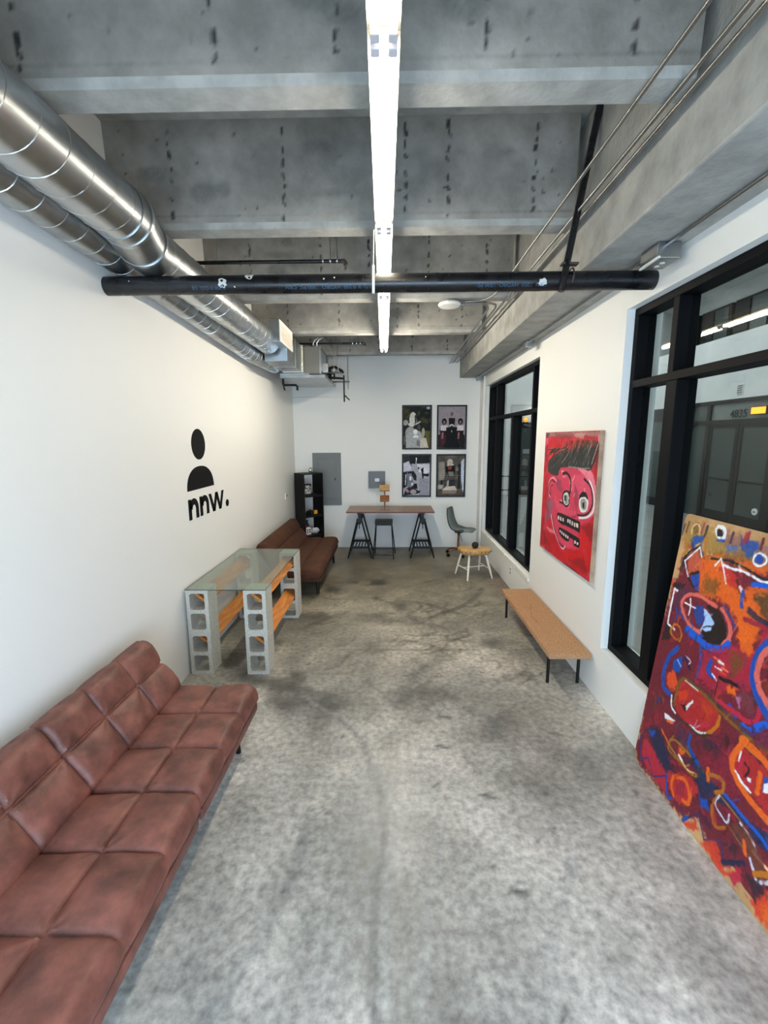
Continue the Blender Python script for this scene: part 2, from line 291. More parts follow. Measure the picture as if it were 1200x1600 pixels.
# ceiling flange and the stems of the double tees
struct('ceiling', bx(XL-.15, 1.9, YF, YB+.15, SLAB, SLAB+.12), M['concp'])
def stem(yfar, k):
    t = bpy.data.objects.new('ceiling_beam', None); t.location = (0, yfar, STEM); link(t); t['kind'] = 'structure'
    x0, x1 = XL, 1.165
    bm = prism(B(), [(-.128, .0), (0, 0), (.03, SLAB-STEM), (-.170, SLAB-STEM), (-.137, .035)], 'x', x0, x1)
    obj('beam_body', bm, M['concp'], t)
    W_, H_ = (x1-x0)*1000, (SLAB-STEM-.036)*1000
    c = Canvas(W_, H_, 13, (154, 149, 141), 30+k)
    g1 = fbm(c.ny, c.nx, 40, 70+k); g2 = fbm(c.ny, c.nx, 10, 80+k); c.C *= (.80+.38*g1)[..., None]*(.93+.14*g2)[..., None]
    lo = np.clip(1-(c.Y)/180, 0, 1); c.C *= (1+.10*lo)[..., None]  # lower band painted lighter, standing in for the glow of the tubes
    rr = random.Random(90+k)
    for cx in (.32+.03*k, 1.13, 1.60+.3*(k % 2), 2.17, 2.72):
        x = cx*1000; z = H_-rr.uniform(20, 60)
        while z > 20:
            c.stroke([(x+rr.uniform(-6, 6), z), (x+rr.uniform(-6, 6), z-rr.uniform(6, 34))], rr.uniform(9, 22), (38, 38, 36), .9, soft=9, vary=4); z -= rr.uniform(45, 110); x += rr.uniform(-7, 7)
    for i in range(26):
        x, z = rr.uniform(40, W_-40), rr.uniform(30, H_-20); c.stroke([(x, z), (x+rr.uniform(-14, 14), z+rr.uniform(-8, 8))], rr.uniform(6, 16), (62, 61, 58), rr.uniform(.4, .9), soft=8)
    for i in range(6):
        x = rr.uniform(100, W_-100); z = rr.uniform(100, H_-60); c.ell(x, z, rr.uniform(30, 120), rr.uniform(20, 60), (104, 104, 100), 30, .45)
    c.stroke([(0, 40), (W_*.5, 46), (W_, 40)], 6, (112, 111, 104), .6, soft=8)
    grid('beam_face', (x0, -.138, .0365), (x1-x0, 0, 0), (0, -.0335, SLAB-STEM-.0375), c.nx, c.ny, c.C, M['conc'], t)
    return t
for k, y in enumerate([2.09-2.36, 2.09-1.18, 2.09, 3.27, 4.76, 6.21, 7.70]): stem(y, k)
bm = B(); box(bm, 1.22, 1.90, YF, YB, 3.13, SLAB-.001, bev=.012)
struct('trim_2', bm, M['concp'])
# ---- windows
def window(name, W_, mulls, lows, tz, gx=1.765):
    y0, y1, z0, z1 = W_; t = bpy.data.objects.new(name, None); t.location = (1.69, (y0+y1)/2, z0); link(t); t['kind'] = 'structure'
    oy, oz = (y0+y1)/2, z0; X0, X1 = 0, .125
    def bar(nm, a, b, c, d, xx=(X0, X1)): obj(nm, bx(xx[0], xx[1], a-oy, b-oy, c-oz, d-oz, bev=.004), M['bsatin'], t)
    bar('frame_rail', y0, y1, z0, z0+.05); bar('frame_rail', y0, y1, z1-.05, z1); bar('frame_jamb', y0, y0+.05, z0+.05, z1-.05); bar('frame_jamb', y1-.05, y1, z0+.05, z1-.05)
    bar('transom', y0+.05, y1-.05, tz, tz+.05, (X0-.006, X1))
    ups = sorted(mulls); e = [y0+.05]
    for m_ in ups: bar('mullion', m_, m_+.055, tz+.05, z1-.05)
    lo = sorted(lows)
    for a, b in lo: bar('mullion', a, b, z0+.05, tz)
    def panes(edges, za, zb):
        for a, b in edges: obj('glass_pane', bx(gx-1.69, gx-1.69+.006, a-oy, b-oy, za-oz, zb-oz), M['glass'], t)
    def gaps(bars):
        p = y0+.05; out = []
        for a, b in bars: out.append((p, a)); p = b
        out.append((p, y1-.05)); return out
    panes(gaps([(m_, m_+.055) for m_ in ups]), tz+.05, z1-.05); panes(gaps(lo), z0+.05, tz)
    return t
window('window_1', W1, [2.80, .85], [(2.75, 2.855), (.80, .905)], 2.405)
window('window_2', W2, [7.33, 5.472], [(7.33, 7.385), (6.33, 6.437), (5.472, 5.531)], 2.36)
# white sill tiles under the far window
st = bpy.data.objects.new('window_sill', None); st.location = (1.625, 6.5, .4); link(st); st['kind'] = 'structure'
for i in range(5):
    y1_ = 7.92-i*.566; obj('sill_tile', bx(-.012, .06, y1_-.545-6.5, y1_-6.5, -.035, .018, bev=.003), M['whitew'], st)
# ---- courtyard seen through the windows
struct('floor_courtyard', bx(WT, 12, -1.5, 17, -.12, 0), M['cfloor'])
XC = 8.0
bm = B()
for y0, y1, z0, z1 in [(4.0, 9.2, 0, 4.42), (9.2, 12.29, 2.93, 4.42), (12.29, 13.2, 0, 4.42), (13.2, 14.1, 2.88, 4.42), (14.1, 16.2, 0, 4.42)]: box(bm, XC, XC+.2, y0, y1, z0, z1)
struct('wall_courtyard', bm, M['wallc'])
bm = B()
for x0, x1, z0, z1 in [(WT, 4.35, 0, 6.2), (4.35, 5.1, 2.6, 6.2), (5.1, 12, 0, 6.2)]: box(bm, x0, x1, 16.2, 16.4, z0, z1)
struct('wall_courtyard_end', bm, M['wallc'])
struct('ceiling_courtyard', bx(WT, 12, -1.5, 16.4, 6.2, 6.35), M['wallc'])
bm = B(); box(bm, WT, 12, 10.4, 10.8, 5.75, 6.2); struct('ceiling_courtyard_beam', bm, M['wallc'])
# upper gallery with its dark windows
g = bpy.data.objects.new('wall_gallery', bpy.data.meshes.new('wall_gallery'))
bm = B(); box(bm, 9.6, 9.8, 4, 16.2, 4.42, 6.2); box(bm, 8.2, 9.8, 4, 16.2, 4.3, 4.42); gal = struct('wall_gallery', bm, M['wallc'])
for i in range(8):
    y = 5.2+i*1.35; fr = obj('gallery_window', bx(9.5, 9.6, y, y+1.22, 4.5, 5.75), M['dark'], gal); obj('glass_pane', bx(9.48, 9.5, y+.08, y+.60, 4.56, 5.68), M['dglass'], fr); obj('glass_pane', bx(9.48, 9.5, y+.68, y+1.14, 4.56, 5.68), M['dark'], fr)
def storefront():
    t = bpy.data.objects.new('door_1', None); t.location = (XC, 10.7, 0); link(t); t['kind'] = 'structure'; oy = 10.7
    def bar(nm, a, b, c, d, x0=-.02, x1=.10, m_=M['dark']): return obj(nm, bx(x0, x1, a-oy, b-oy, c, d), m_, t)
    bar('door_frame', 9.2, 12.29, 2.84, 2.93); bar('door_frame', 12.19, 12.29, 0, 2.84); bar('door_frame', 9.2, 12.19, 2.35, 2.46); bar('door_frame', 11.50, 11.62, 0, 2.35); bar('door_frame', 11.50, 11.62, 2.46, 2.84); bar('door_frame', 9.42, 9.56, 0, 2.35); bar('door_frame', 9.2, 9.28, 0, 2.35)
    for a, b in ((10.54, 11.50), (9.56, 10.52)):
        bar('door_stile', a, a+.1, .02, 2.35, 0, .06); bar('door_stile', b-.1, b, .02, 2.35, 0, .06); bar('door_rail', a+.1, b-.1, .02, .26, 0, .06); bar('door_rail', a+.1, b-.1, 2.26, 2.35, 0, .06)
        bar('glass_pane', a+.1, b-.1, .26, 2.26, .02, .04, M['dglass']); bar('push_bar', a+.08, b-.08, 1.02, 1.06, -.06, -.03)
    for a, b, c, d, g_ in ((11.62, 12.19, .0, 2.84, 'dglass'), (9.2, 11.50, 2.46, 2.84, 'tglass2'), (9.28, 9.42, 0, 2.35, 'dglass')): bar('glass_pane', a, b, c, d, .03, .05, M[g_])
    # number over the door
    cu = bpy.data.curves.new('num', 'FONT'); cu.body = '4835'; cu.size = .26; cu.extrude = .004; tmp = bpy.data.objects.new('num', cu); COL.objects.link(tmp)
    bpy.context.view_layer.update(); me = bpy.data.meshes.new_from_object(tmp); bpy.data.objects.remove(tmp)
    me.transform(Matrix.Rotation(PI/2, 4, 'X')); me.transform(Matrix.Rotation(-PI/2, 4, 'Z')); me.materials.append(M['dark']); n = bpy.data.objects.new('door_number', me); n.location = (-.0, 10.86-oy, 2.50); link(n, t)
    bm = B(); tube(bm, [(-.004, 9.80-oy, .42), (.018, 9.80-oy, .42)], .075, 20); st_ = obj('round_sticker', bm, M['paper'], t); obj('sticker_mark', bx(-.009, -.0045, 9.775-oy, 9.825-oy, .405, .43), M['dark'], st_)
    return t
storefront()
t = bpy.data.objects.new('door_2', None); t.location = (XC, 13.65, 0); link(t); t['kind'] = 'structure'
obj('door_frame', bx(0, .1, -.45, .45, 0, 2.88), M['dark'], t); obj('glass_pane', bx(-.01, 0, -.36, .36, .25, 2.5), M['dglass'], t)
t = bpy.data.objects.new('door_3', None); t.location = (4.72, 16.2, 0); link(t); t['kind'] = 'structure'
obj('door_frame', bx(-.37, .38, 0, .1, 0, 2.6), M['dark'], t); obj('glass_pane', bx(-.28, .29, -.01, 0, .2, 2.4), M['dglass'], t)
t = thing('exit_sign', 'small glowing amber sign over the courtyard doors', 'sign', (7.93, 9.92, 2.62)); obj('sign_case', bx(-.03, .05, -.22, .22, -.09, .09, bev=.01), M['dark'], t); obj('lit_face', bx(-.038, -.03, -.19, .19, -.07, .07), M['warm'], t)
t = thing('wall_vent', 'small grey louvred vent high on the courtyard wall', 'vent', (8.0, 10.63, 3.13)); obj('vent_frame', bx(-.015, 0, -.09, .09, -.11, .11), M['wallc'], t)
for i in range(4): obj('slat', bx(-.022, -.015, -.07, .07, -.08+i*.05, -.055+i*.05), M['panel'], t)
def sconce(loc, m_, label, nm='wall_lamp'):
    t = thing(nm, label, 'lamp', loc); bm = B(); bmesh.ops.create_icosphere(bm, subdivisions=2, radius=.075); obj('lamp_globe', bm, m_, t, True); obj('lamp_bracket', bx(-.03, .03, .05, .15, -.03, .03), M['dark'], t)
sconce((4.98, 16.05, 2.95), M['lampw'], 'bright round wall lamp at the courtyard end, seen through the far window')
sconce((4.72, 16.05, 2.68), M['warm'], 'amber lamp over the dark door at the courtyard end')
t = thing('handrail', 'thin dark steel handrail in the courtyard beyond the far window', 'railing', (4.0, 13.0, 0))
for z in (.55, .95): obj('rail_bar', tb([(-1.2, 0, z), (1.4, 0, z)], .02, 8), M['dark'], t)
for x in (-1.2, -.3, .55, 1.4): obj('post', tb([(x, 0, 0), (x, 0, .97)], .02, 8), M['dark'], t)
# ============================================================ OVERHEAD
# strip lights, end to end
def strip_light(i, y0):
    where = ['nearest, half out of the frame above', 'long bright one under the nearest beam', 'third along, ending over the black pipe', 'fourth along, beyond the black pipe', 'farthest, ending near the white back wall']
    x = lambda y: -.022-.0178*(y-1.55)
    t = thing('strip_light', 'twin-tube fluorescent strip light in the ceiling row, '+where[i], 'ceiling light', (x(y0+.6), y0+.6, 3.25), math.atan(.0178), 'fluorescent strips down the ceiling') if i >= 0 else thing('strip_light', 'twin-tube fluorescent strip light overhead behind the frame edge', 'ceiling light', (x(y0+.6), y0+.6, 3.25), math.atan(.0178), 'fluorescent strips down the ceiling')
    bm = prism(B(), [(-.05, .018), (-.052, .075), (.052, .075), (.05, .018), (.02, .03), (-.02, .03)], 'y', -.598, .598); obj('channel_body', bm, M['fixture'], t)
    for s in (-1, 1):
        obj('tube', tb([(s*.027, -.555, -.004), (s*.027, .555, -.004)], .0135, 12), TUBES[i+1], t, True)
        for e in (-1, 1):
            h_ = obj('lamp_holder', bx(s*.027-.014, s*.027+.014, e*.575-.016, e*.575+.016, -.022, .02, bev=.004), M['socket'], t)
    for e in (-.4, .4): obj('hanger', tb([(0, e, .07), (0, e, .16 if False else .165)], .004, 6), M['zinc'], t)
    return t
for i, y in enumerate([-1.05, .15, 1.35, 2.56, 3.77, 4.98, ]): strip_light(i-1, y+.19)
t = thing('pull_cord', 'white pull cord with a long sleeve hanging in front of the thick black pipe', 'cord', (-.103, 2.80, 3.26))
obj('cord', tb([(0, 0, 0), (-.004, 0, -.2)], .003, 6), M['white'], t); obj('sleeve', tb([(-.004, 0, -.19), (-.005, 0, -.345)], .0085, 10), M['white'], t)
# big spiral duct with its offset coupling
def ring_ribs(bm, path, r, pitch, n=20):
    """raised lock seam wound round a duct that follows path(y)->(x,z)"""
    y0, y1 = path[0][1], path[-1][1]; turns = (y1-y0)/pitch; k = int(turns*n); pts = []
    P_ = [Vector(p) for p in path]
    def at(y):
        for a, b in zip(P_, P_[1:]):
            if y <= b.y or b is P_[-1]: return a.lerp(b, (y-a.y)/(b.y-a.y))
    for i in range(k+1):
        y = y0+(y1-y0)*i/k; c = at(y); a = 2*PI*i/n; pts.append((c.x+r*math.cos(a), y, c.z+r*math.sin(a)))
    return tube(bm, pts, .0032, 5)
t = thing('spiral_duct', 'large galvanised spiral duct running under the ceiling along the left wall', 'duct', (-1.45, 1.0, 3.25)); o = Vector((-1.45, 1.0, 3.25))
def rel(ps, o_): return [tuple(Vector(p)-o_) for p in ps]
c1 = [(-1.448, -1.2, 3.258), (-1.448, 2.60, 3.258)]; c2 = [(-1.503, 2.92, 3.23), (-1.503, 5.62, 3.23)]
obj('duct_section', tb(rel(c1, o), .146, 40), M['galv'], t, True); obj('spiral_seam', ring_ribs(B(), rel(c1, o), .146, .152), M['seam'], t, True)
obj('duct_section', tb(rel(c2, o), .140, 40), M['galv'], t, True); obj('spiral_seam', ring_ribs(B(), rel(c2, o), .140, .152), M['seam'], t, True)
obj('coupling', tube(B(), rel([(-1.448, 2.52, 3.258), (-1.45, 2.62, 3.256), (-1.48, 2.76, 3.238), (-1.503, 2.88, 3.222), (-1.503, 2.98, 3.222)], o), [.151, .151, .146, .144, .144], 40), M['galvd'], t, True)
obj('coupling_bead', tb(rel([(-1.448, 2.60, 3.258), (-1.449, 2.625, 3.257)], o), .156, 40), M['seam'], t, True); obj('coupling_bead', tb(rel([(-1.490, 2.83, 3.231), (-1.493, 2.85, 3.229)], o), .151, 40), M['seam'], t, True)
for y in (-.2, 1.7, 4.1): obj('hanger_wire', tb([(.0 if y < 2.6 else -.055, y-1.0, .13 if y < 2.6 else .1), (.0 if y < 2.6 else -.055, y-1.0, .775)], .004, 6), M['zinc'], t)
t = thing('return_duct', 'smaller dull spiral duct tucked against the left wall below the large duct', 'duct', (-1.685, 1, 3.19)); o = Vector((-1.685, 1, 3.19))
c = [(-1.712, -1.2, 3.30), (-1.712, 3.2, 3.185), (-1.706, 5.6, 3.085), (-1.70, 6.68, 3.11)]
obj('duct_section', tb(rel(c, o), .100, 32), M['galvd'], t, True); obj('spiral_seam', ring_ribs(B(), rel(c, o), .100, .15), M['seam'], t, True)
t = thing('supply_box', 'galvanised box at the end of the large duct with a cream side grille', 'duct', (-1.5, 5.9, 3.2)); ox, oy, oz = -1.5, 5.9, 3.2
obj('end_box', bx(.08, .21, -.57, .08, -.03, .225, bev=.004), M['galvd'], t)
g_ = obj('side_grille', bx(.21, .222, -.575, .075, -.028, .215, bev=.003), M['white'], t); 
for i in range(7): obj('louvre', bx(.221, .226, -.53, .03, .0+i*.026, .016+i*.026), M['register'], g_)
obj('transition_box', bx(-.08, .205, -.19, .70, -.18, .18, bev=.004), M['galvd'], t)
obj('drive_cleat', bx(-.085, .211, .28, .30, -.185, .186), M['galv'], t)
obj('foil_connector', bx(-.085, .225, .70, .845, -.185, .19, bev=.004), M['foil'], t)
t = thing('air_handler', 'grey fan coil unit hung under the ceiling in the far left corner', 'air conditioner', (-1.35, 7.2, 3.2)); 
obj('casing', bx(-.31, .30, -.43, .40, -.19, .20, bev=.006), M['unit'], t); obj('access_panel', bx(.30, .31, -.38, .05, -.15, .16, bev=.003), M['galvd'], t); obj('casing_trim', bx(.285, .308, -.436, -.40, -.19, .2), M['galv'], t)
obj('junction_box', bx(.31, .37, -.20, -.12, -.14, .0, bev=.004), M['galvd'], t); obj('drain_outlet', tb([(.31, .2, -.1), (.42, .2, -.1), (.42, .2, -.19)], .02, 10), M['black'], t, True)
t = thing('drain_pan', 'flat galvanised tray hanging beneath the grey fan coil unit', 'tray', (-1.31, 7.35, 2.97)); bm = B(); box(bm, -.335, .33, -.63, .62, -.02, -.012)
for a in ((-.335, -.327, -.63, .62), (.322, .33, -.63, .62), (-.327, .322, -.63, -.622), (-.327, .322, .612, .62)): box(bm, *a, -.0125, .022)
obj('tray', bm, M['galvd'], t); obj('foot_channel', bx(-.33, .1, -.64, -.60, .024, .04), M['galv'], t)
t = thing('hanging_frame', 'black and steel support struts right of the grey fan coil unit', 'support', (-.86, 7.6, 3.0))
obj('strut', tb([(.065, 0, .10), (.065, 0, -.33)], .012, 8), M['black'], t); obj('cross_bar', tb([(-.22, -.25, .105), (.07, -.25, .105)], .014, 8), M['zinc'], t); obj('cross_bar', tb([(-.17, .2, .02), (.14, .2, .02)], .014, 8), M['zinc'], t)
obj('threaded_rod', tb([(.0, -.22, .105), (-.01, -.22, .55)], .007, 8), M['zinc'], t); obj('threaded_rod', tb([(-.07, -.2, -.0), (-.08, -.2, .8)], .005, 8), M['zinc'], t); obj('threaded_rod', tb([(.11, .25, -.1), (.11, .25, 1.0)], .006, 8), M['zinc'], t)
obj('brace', tb([(.07, .02, -.22), (.14, .1, -.29)], .010, 8), M['black'], t); obj('black_pipe_run', tb([(-.15, -.1, .0), (-.15, -.1, .20), (-.12, .3, .28), (-.02, .5, .24), (.0, .5, .2)], .024, 10), M['blackp'], t, True); obj('black_pipe_run', tb([(-.22, .1, .08), (.04, .1, .06)], .018, 10), M['blackp'], t, True)
t = thing('condensate_trap', 'short black drain pipe with elbows under the front of the galvanised tray', 'pipe', (-1.52, 6.80, 2.865)); obj('pipe_run', tb([(-.10, 0, .08), (-.10, 0, 0), (-.08, 0, -.01), (.09, 0, -.01), (.11, 0, -.03), (.11, 0, -.085)], .017, 10), M['blackp'], t, True); obj('pipe_end', tb([(-.10, 0, .0), (-.08, 0, -.085)], .012, 8), M['blackp'], t)
t = thing('flexible_conduit', 'pale flexible conduits looping over the grey fan coil unit', 'conduit', (-1.15, 7.05, 3.5))
for dx in (0, .055): obj('hose', tb([(dx-.03, -.1, -.10), (dx-.03, -.1, -.02), (dx, -.1, .03), (dx+.05, -.1, .05)], .012, 8), M['zinc'], t, True)
obj('hose', tb([(.12, 0, .1), (.2, 0, .0), (.27, 0, -.12), (.29, 0, -.2)], .010, 8), M['zinc'], t, True)
tag(obj('wall_conduit', tb([(-1.80, 8.285, 2.806), (-.87, 8.285, 2.806)], .008, 8), M['wall']), 'thin white conduit across the back wall below the fan coil unit', 'conduit')
# black pipe spanning the room
t = thing('steel_pipe', 'thick black steel pipe spanning the room wall to wall below the ceiling', 'pipe', (-.09, 2.99, 3.032)); PR = .056
obj('pipe_run', tb([(XL+.09, 0, 0), (XR+.09, 0, 0)], PR, 32), M['pipe'], t, True)
def splash(x, ang, rx, ra, seed):
    r_ = random.Random(seed); bm = B(); n = 18; c = bm.verts.new((x, -math.cos(ang)*(PR+.0012), math.sin(ang)*(PR+.0012))); vs_ = []
    for i in range(n):
        k = r_.uniform(.75, 1.15); a = 2*PI*i/n; aa = ang+ra*k*math.sin(a); vs_.append(bm.verts.new((x+rx*k*math.cos(a), -math.cos(aa)*(PR+.001), math.sin(aa)*(PR+.001))))
    for i in range(n): bm.faces.new((c, vs_[i], vs_[(i+1) % n]))
    obj('paint_splash', bm, M['splat'], t)
for a in [(-.965, -.1, .028, .55, 1), (-.80, .75, .026, .5, 2), (1.02, -.35, .026, .4, 3), (-.89, -.5, .005, .1, 4), (-.33, .2, .005, .1, 5), (-.265, .35, .005, .1, 6), (-1.55, .2, .004, .08, 7), (.30, .3, .004, .08, 8)]: splash(*a)
def pipe_print(items):
    """upside-down blue print wrapped on the lower front of the pipe"""
    bm = B()
    for body, x0, size in items:
        cu = bpy.data.curves.new('txt', 'FONT'); cu.body = body; cu.size = size; cu.extrude = 0; tmp = bpy.data.objects.new('txt', cu); COL.objects.link(tmp); bpy.context.view_layer.update()
        me = bpy.data.meshes.new_from_object(tmp); bpy.data.objects.remove(tmp)
        for v in me.vertices: a = -.62-(v.co.y-size*.35)/PR; v.co = Vector((x0-v.co.x, -math.cos(a)*(PR+.0008), math.sin(a)*(PR+.0008)))
        bm.from_mesh(me)
    obj('pipe_lettering', bm, M['pipetext'], t)['kind'] = 'stuff'
pipe_print([('CRN  1203  HYDRO  1500 PSI', 1.05, .034), ('O.D. X 0.250  HYDRO  1500 PSI  CRN', -.02, .034), ('0.250 X O.D. 3.0', -.95, .030)])
# black brace pole and its clamp
t = thing('brace_pole', 'black angled brace pole clamped to the right end of the thick black pipe', 'pole', (1.05, 2.93, 3.0))
obj('pole', tb([(-.008, -.0, -.045), (.165, .0, 1.02)], .021, 12), M['pipe'], t, True)
for dx in (0, .045): obj('u_bolt', tube(B(), [(dx+.02+.004*math.sin(a), .06-.058*math.cos(a), .045+.060*math.sin(a)) for a in [i*2*PI/20 for i in range(21)]], .0055, 8, cap=True), M['bracket'], t, True)
obj('clamp_plate', bx(-.015, .085, -.015, .03, .105, .117), M['bracket'], t)
# sprinkler pipes
def sprinkler(y, z, x0, x1, label):
    t = thing('sprinkler_pipe', label, 'pipe', ((x0+x1)/2, y, z)); a, b = x0-(x0+x1)/2, x1-(x0+x1)/2
    obj('pipe_run', tb([(a, 0, 0), (b, 0, 0)], .015, 12), M['pipe'], t, True); obj('elbow', tb([(b-.01, 0, 0), (b+.012, 0, 0), (b+.022, 0, -.012), (b+.024, 0, -.03)], .018, 12), M['bracket'], t, True); obj('sprinkler_head', lathe(B(), [(.012, 0), (.014, -.03), (.018, -.034), (.006, -.04)][::-1], (b+.024, 0, -.028), 12), M['steel'], t, True)
    for dx in (-.10, -.045): obj('strap', tb([(b+dx-.0, 0, .005), (b+dx, 0, .5)], .003, 6), M['zinc'], t); 
    for dx in (-.10, -.045, -.16): obj('ring_clamp', tb([(b+dx-.006, 0, 0), (b+dx+.006, 0, 0)], .019, 12), M['steel'], t)
sprinkler(3.9, 3.497, -1.81, -.40, 'black sprinkler pipe in the second ceiling bay, just above the thick black pipe'); sprinkler(7.0, 3.482, -1.81, -.43, 'black sprinkler pipe in the last ceiling bay above the fan coil unit')
# access point disc + box + conduits on the right
t = thing('ceiling_disc', 'round white ceiling device on a grey box right of the strip lights', 'access point', (.575, 4.70, 3.37)); obj('disc', lathe(B(), [(.03, .028), (.105, .02), (.112, .005), (.10, -.012), (.05, -.018)], (0, 0, 0), 32), M['white'], t, True); obj('bracket', bx(-.02, .09, -.02, .04, .026, .05), M['zinc'], t)
t = thing('junction_box', 'grey junction box on the beam beside the round white ceiling device', 'junction box', (.67, 4.72, 3.40)); obj('box_body', bx(-.03, .05, -.04, .04, -.035, .02, bev=.004), M['zinc'], t)
def cond(name, label, pts, r=.0095): tag(obj(name, tube(B(), pts, r, 10), M['zinc'], None, True), label, 'conduit')
cond('conduit', 'highest thin metal conduit, bending left to the round white ceiling device', [(.985, YF, 3.40), (.985, 4.35, 3.40), (.965, 4.50, 3.40), (.92, 4.62, 3.40), (.84, 4.68, 3.40), (.73, 4.69, 3.40)], .0085)
cond('conduit', 'bright metal conduit second along, running the length of the right beam', [(1.115, YF, 3.40), (1.115, 8.28, 3.40)])
cond('conduit', 'metal conduit nearest the right beam face, running its whole length', [(1.165, YF, 3.398), (1.165, 8.28, 3.398)])
cond('conduit', 'far metal conduit turning from the junction box towards the back wall, outer of two', [(.73, 4.72, 3.392), (.98, 4.72, 3.392), (1.05, 4.77, 3.392), (1.075, 4.88, 3.392), (1.075, 8.28, 3.392)])
cond('conduit', 'far metal conduit turning from the junction box towards the back wall, inner of two', [(.73, 4.74, 3.386), (.90, 4.74, 3.386), (.97, 4.79, 3.386), (1.0, 4.90, 3.386), (1.03, 8.28, 3.386)])
cond('soffit_conduit', 'dull metal conduit along the underside of the right concrete beam', [(1.515, YF, 3.112), (1.515, 8.02, 3.112)], .011)
for y, lab, big in [(2.75, 'open galvanised junction box under the right beam beside the pipe end', 1.25), (5.21, 'small metal junction box under the right beam above the far window', .9), (8.03, 'metal junction box under the right beam at the back wall', .9)]:
    t = thing('junction_box', lab, 'junction box', (1.53, y, 3.075)); k = big; obj('box_body', bx(-.055*k, .05*k, -.07*k, .07*k, -.03*k, .05*1, bev=.008), M['zinc'], t); obj('knockout', tb([(0, -.02, -.03*k-.002), (0, -.02, -.02)], .014, 12), M['white'], t); obj('knockout', tb([(.0, .03, -.03*k-.002), (0, .03, -.02)], .014, 12), M['white'], t)
    if big > 1: obj('cover_lip', bx(-.07, -.058, -.10, .09, -.04, -.028), M['white'], t)
# ============================================================ WALL LOGO (left wall)
t = thing('wall_logo', 'black person-shaped emblem with lettering on the left wall', 'logo', (XL, 4.17, 1.7)); lx0, lx1 = .0, .003
def yz(ps): return [(y-4.17, z-1.7) for y, z in ps]
obj('emblem_head', prism(B(), yz([(4.167+.148*math.cos(a), 2.021+.142*math.sin(a)) for a in [i*2*PI/48 for i in range(48)]]), 'x', lx0, lx1), M['ink'], t)
def sup(a, n=2.25): c, s = math.cos(a), math.sin(a); return (math.copysign(abs(c)**(2/n), c), abs(s)**(2/n))
obj('emblem_body', prism(B(), yz([(4.168+.295*sup(i*PI/40)[0], 1.607+.212*sup(i*PI/40)[1]) for i in range(41)]), 'x', lx0, lx1), M['ink'], t)
def letter_n(y0):
    z0, z1 = 1.346, 1.532; w = .205; s_ = .058; bm = B(); prism(bm, yz([(y0, z0), (y0+s_, z0), (y0+s_, z1), (y0, z1)]), 'x', lx0, lx1)
    cx = y0+w-.092; co = [(cx+.092*math.cos(a), z1+.003-.092+.092*math.sin(a)) for a in [i*PI/16 for i in range(17)]]; ci = [(cx+.036*math.cos(a), z1-.096+.042*math.sin(a)) for a in [i*PI/16 for i in range(17)]]
    for i in range(16): prism(bm, yz([co[i], co[i+1], ci[i+1], ci[i]]), 'x', lx0, lx1)
    prism(bm, yz([(co[0][0], co[0][1]), (ci[0][0], ci[0][1]), (y0+w-.058, z0), (y0+w, z0)]), 'x', lx0, lx1); return bm
obj('letter_n', letter_n(3.870), M['ink'], t); obj('letter_n', letter_n(4.106), M['ink'], t)
bm = B()
for a, b in ((4.346, 4.432), (4.512, 4.432), (4.512, 4.595), (4.681, 4.595)): prism(bm, yz([(a-.029, 1.53), (a+.029, 1.53), (b+.029, 1.342), (b-.029, 1.342)]), 'x', lx0, lx1)
obj('letter_w', bm, M['ink'], t)
obj('full_stop', prism(B(), yz([(4.797+.044*math.cos(a), 1.376+.039*math.sin(a)) for a in [i*2*PI/24 for i in range(24)]]), 'x', lx0, lx1), M['ink'], t)
t = thing('thermostat', 'small white thermostat with a dark screen on the left wall', 'thermostat', (XL, 7.45, 1.095)); obj('case', bx(0, .02, -.045, .045, -.055, .055, bev=.006), M['white'], t); obj('screen', bx(.02, .023, -.005, .035, -.005, .04), M['blackp'], t)
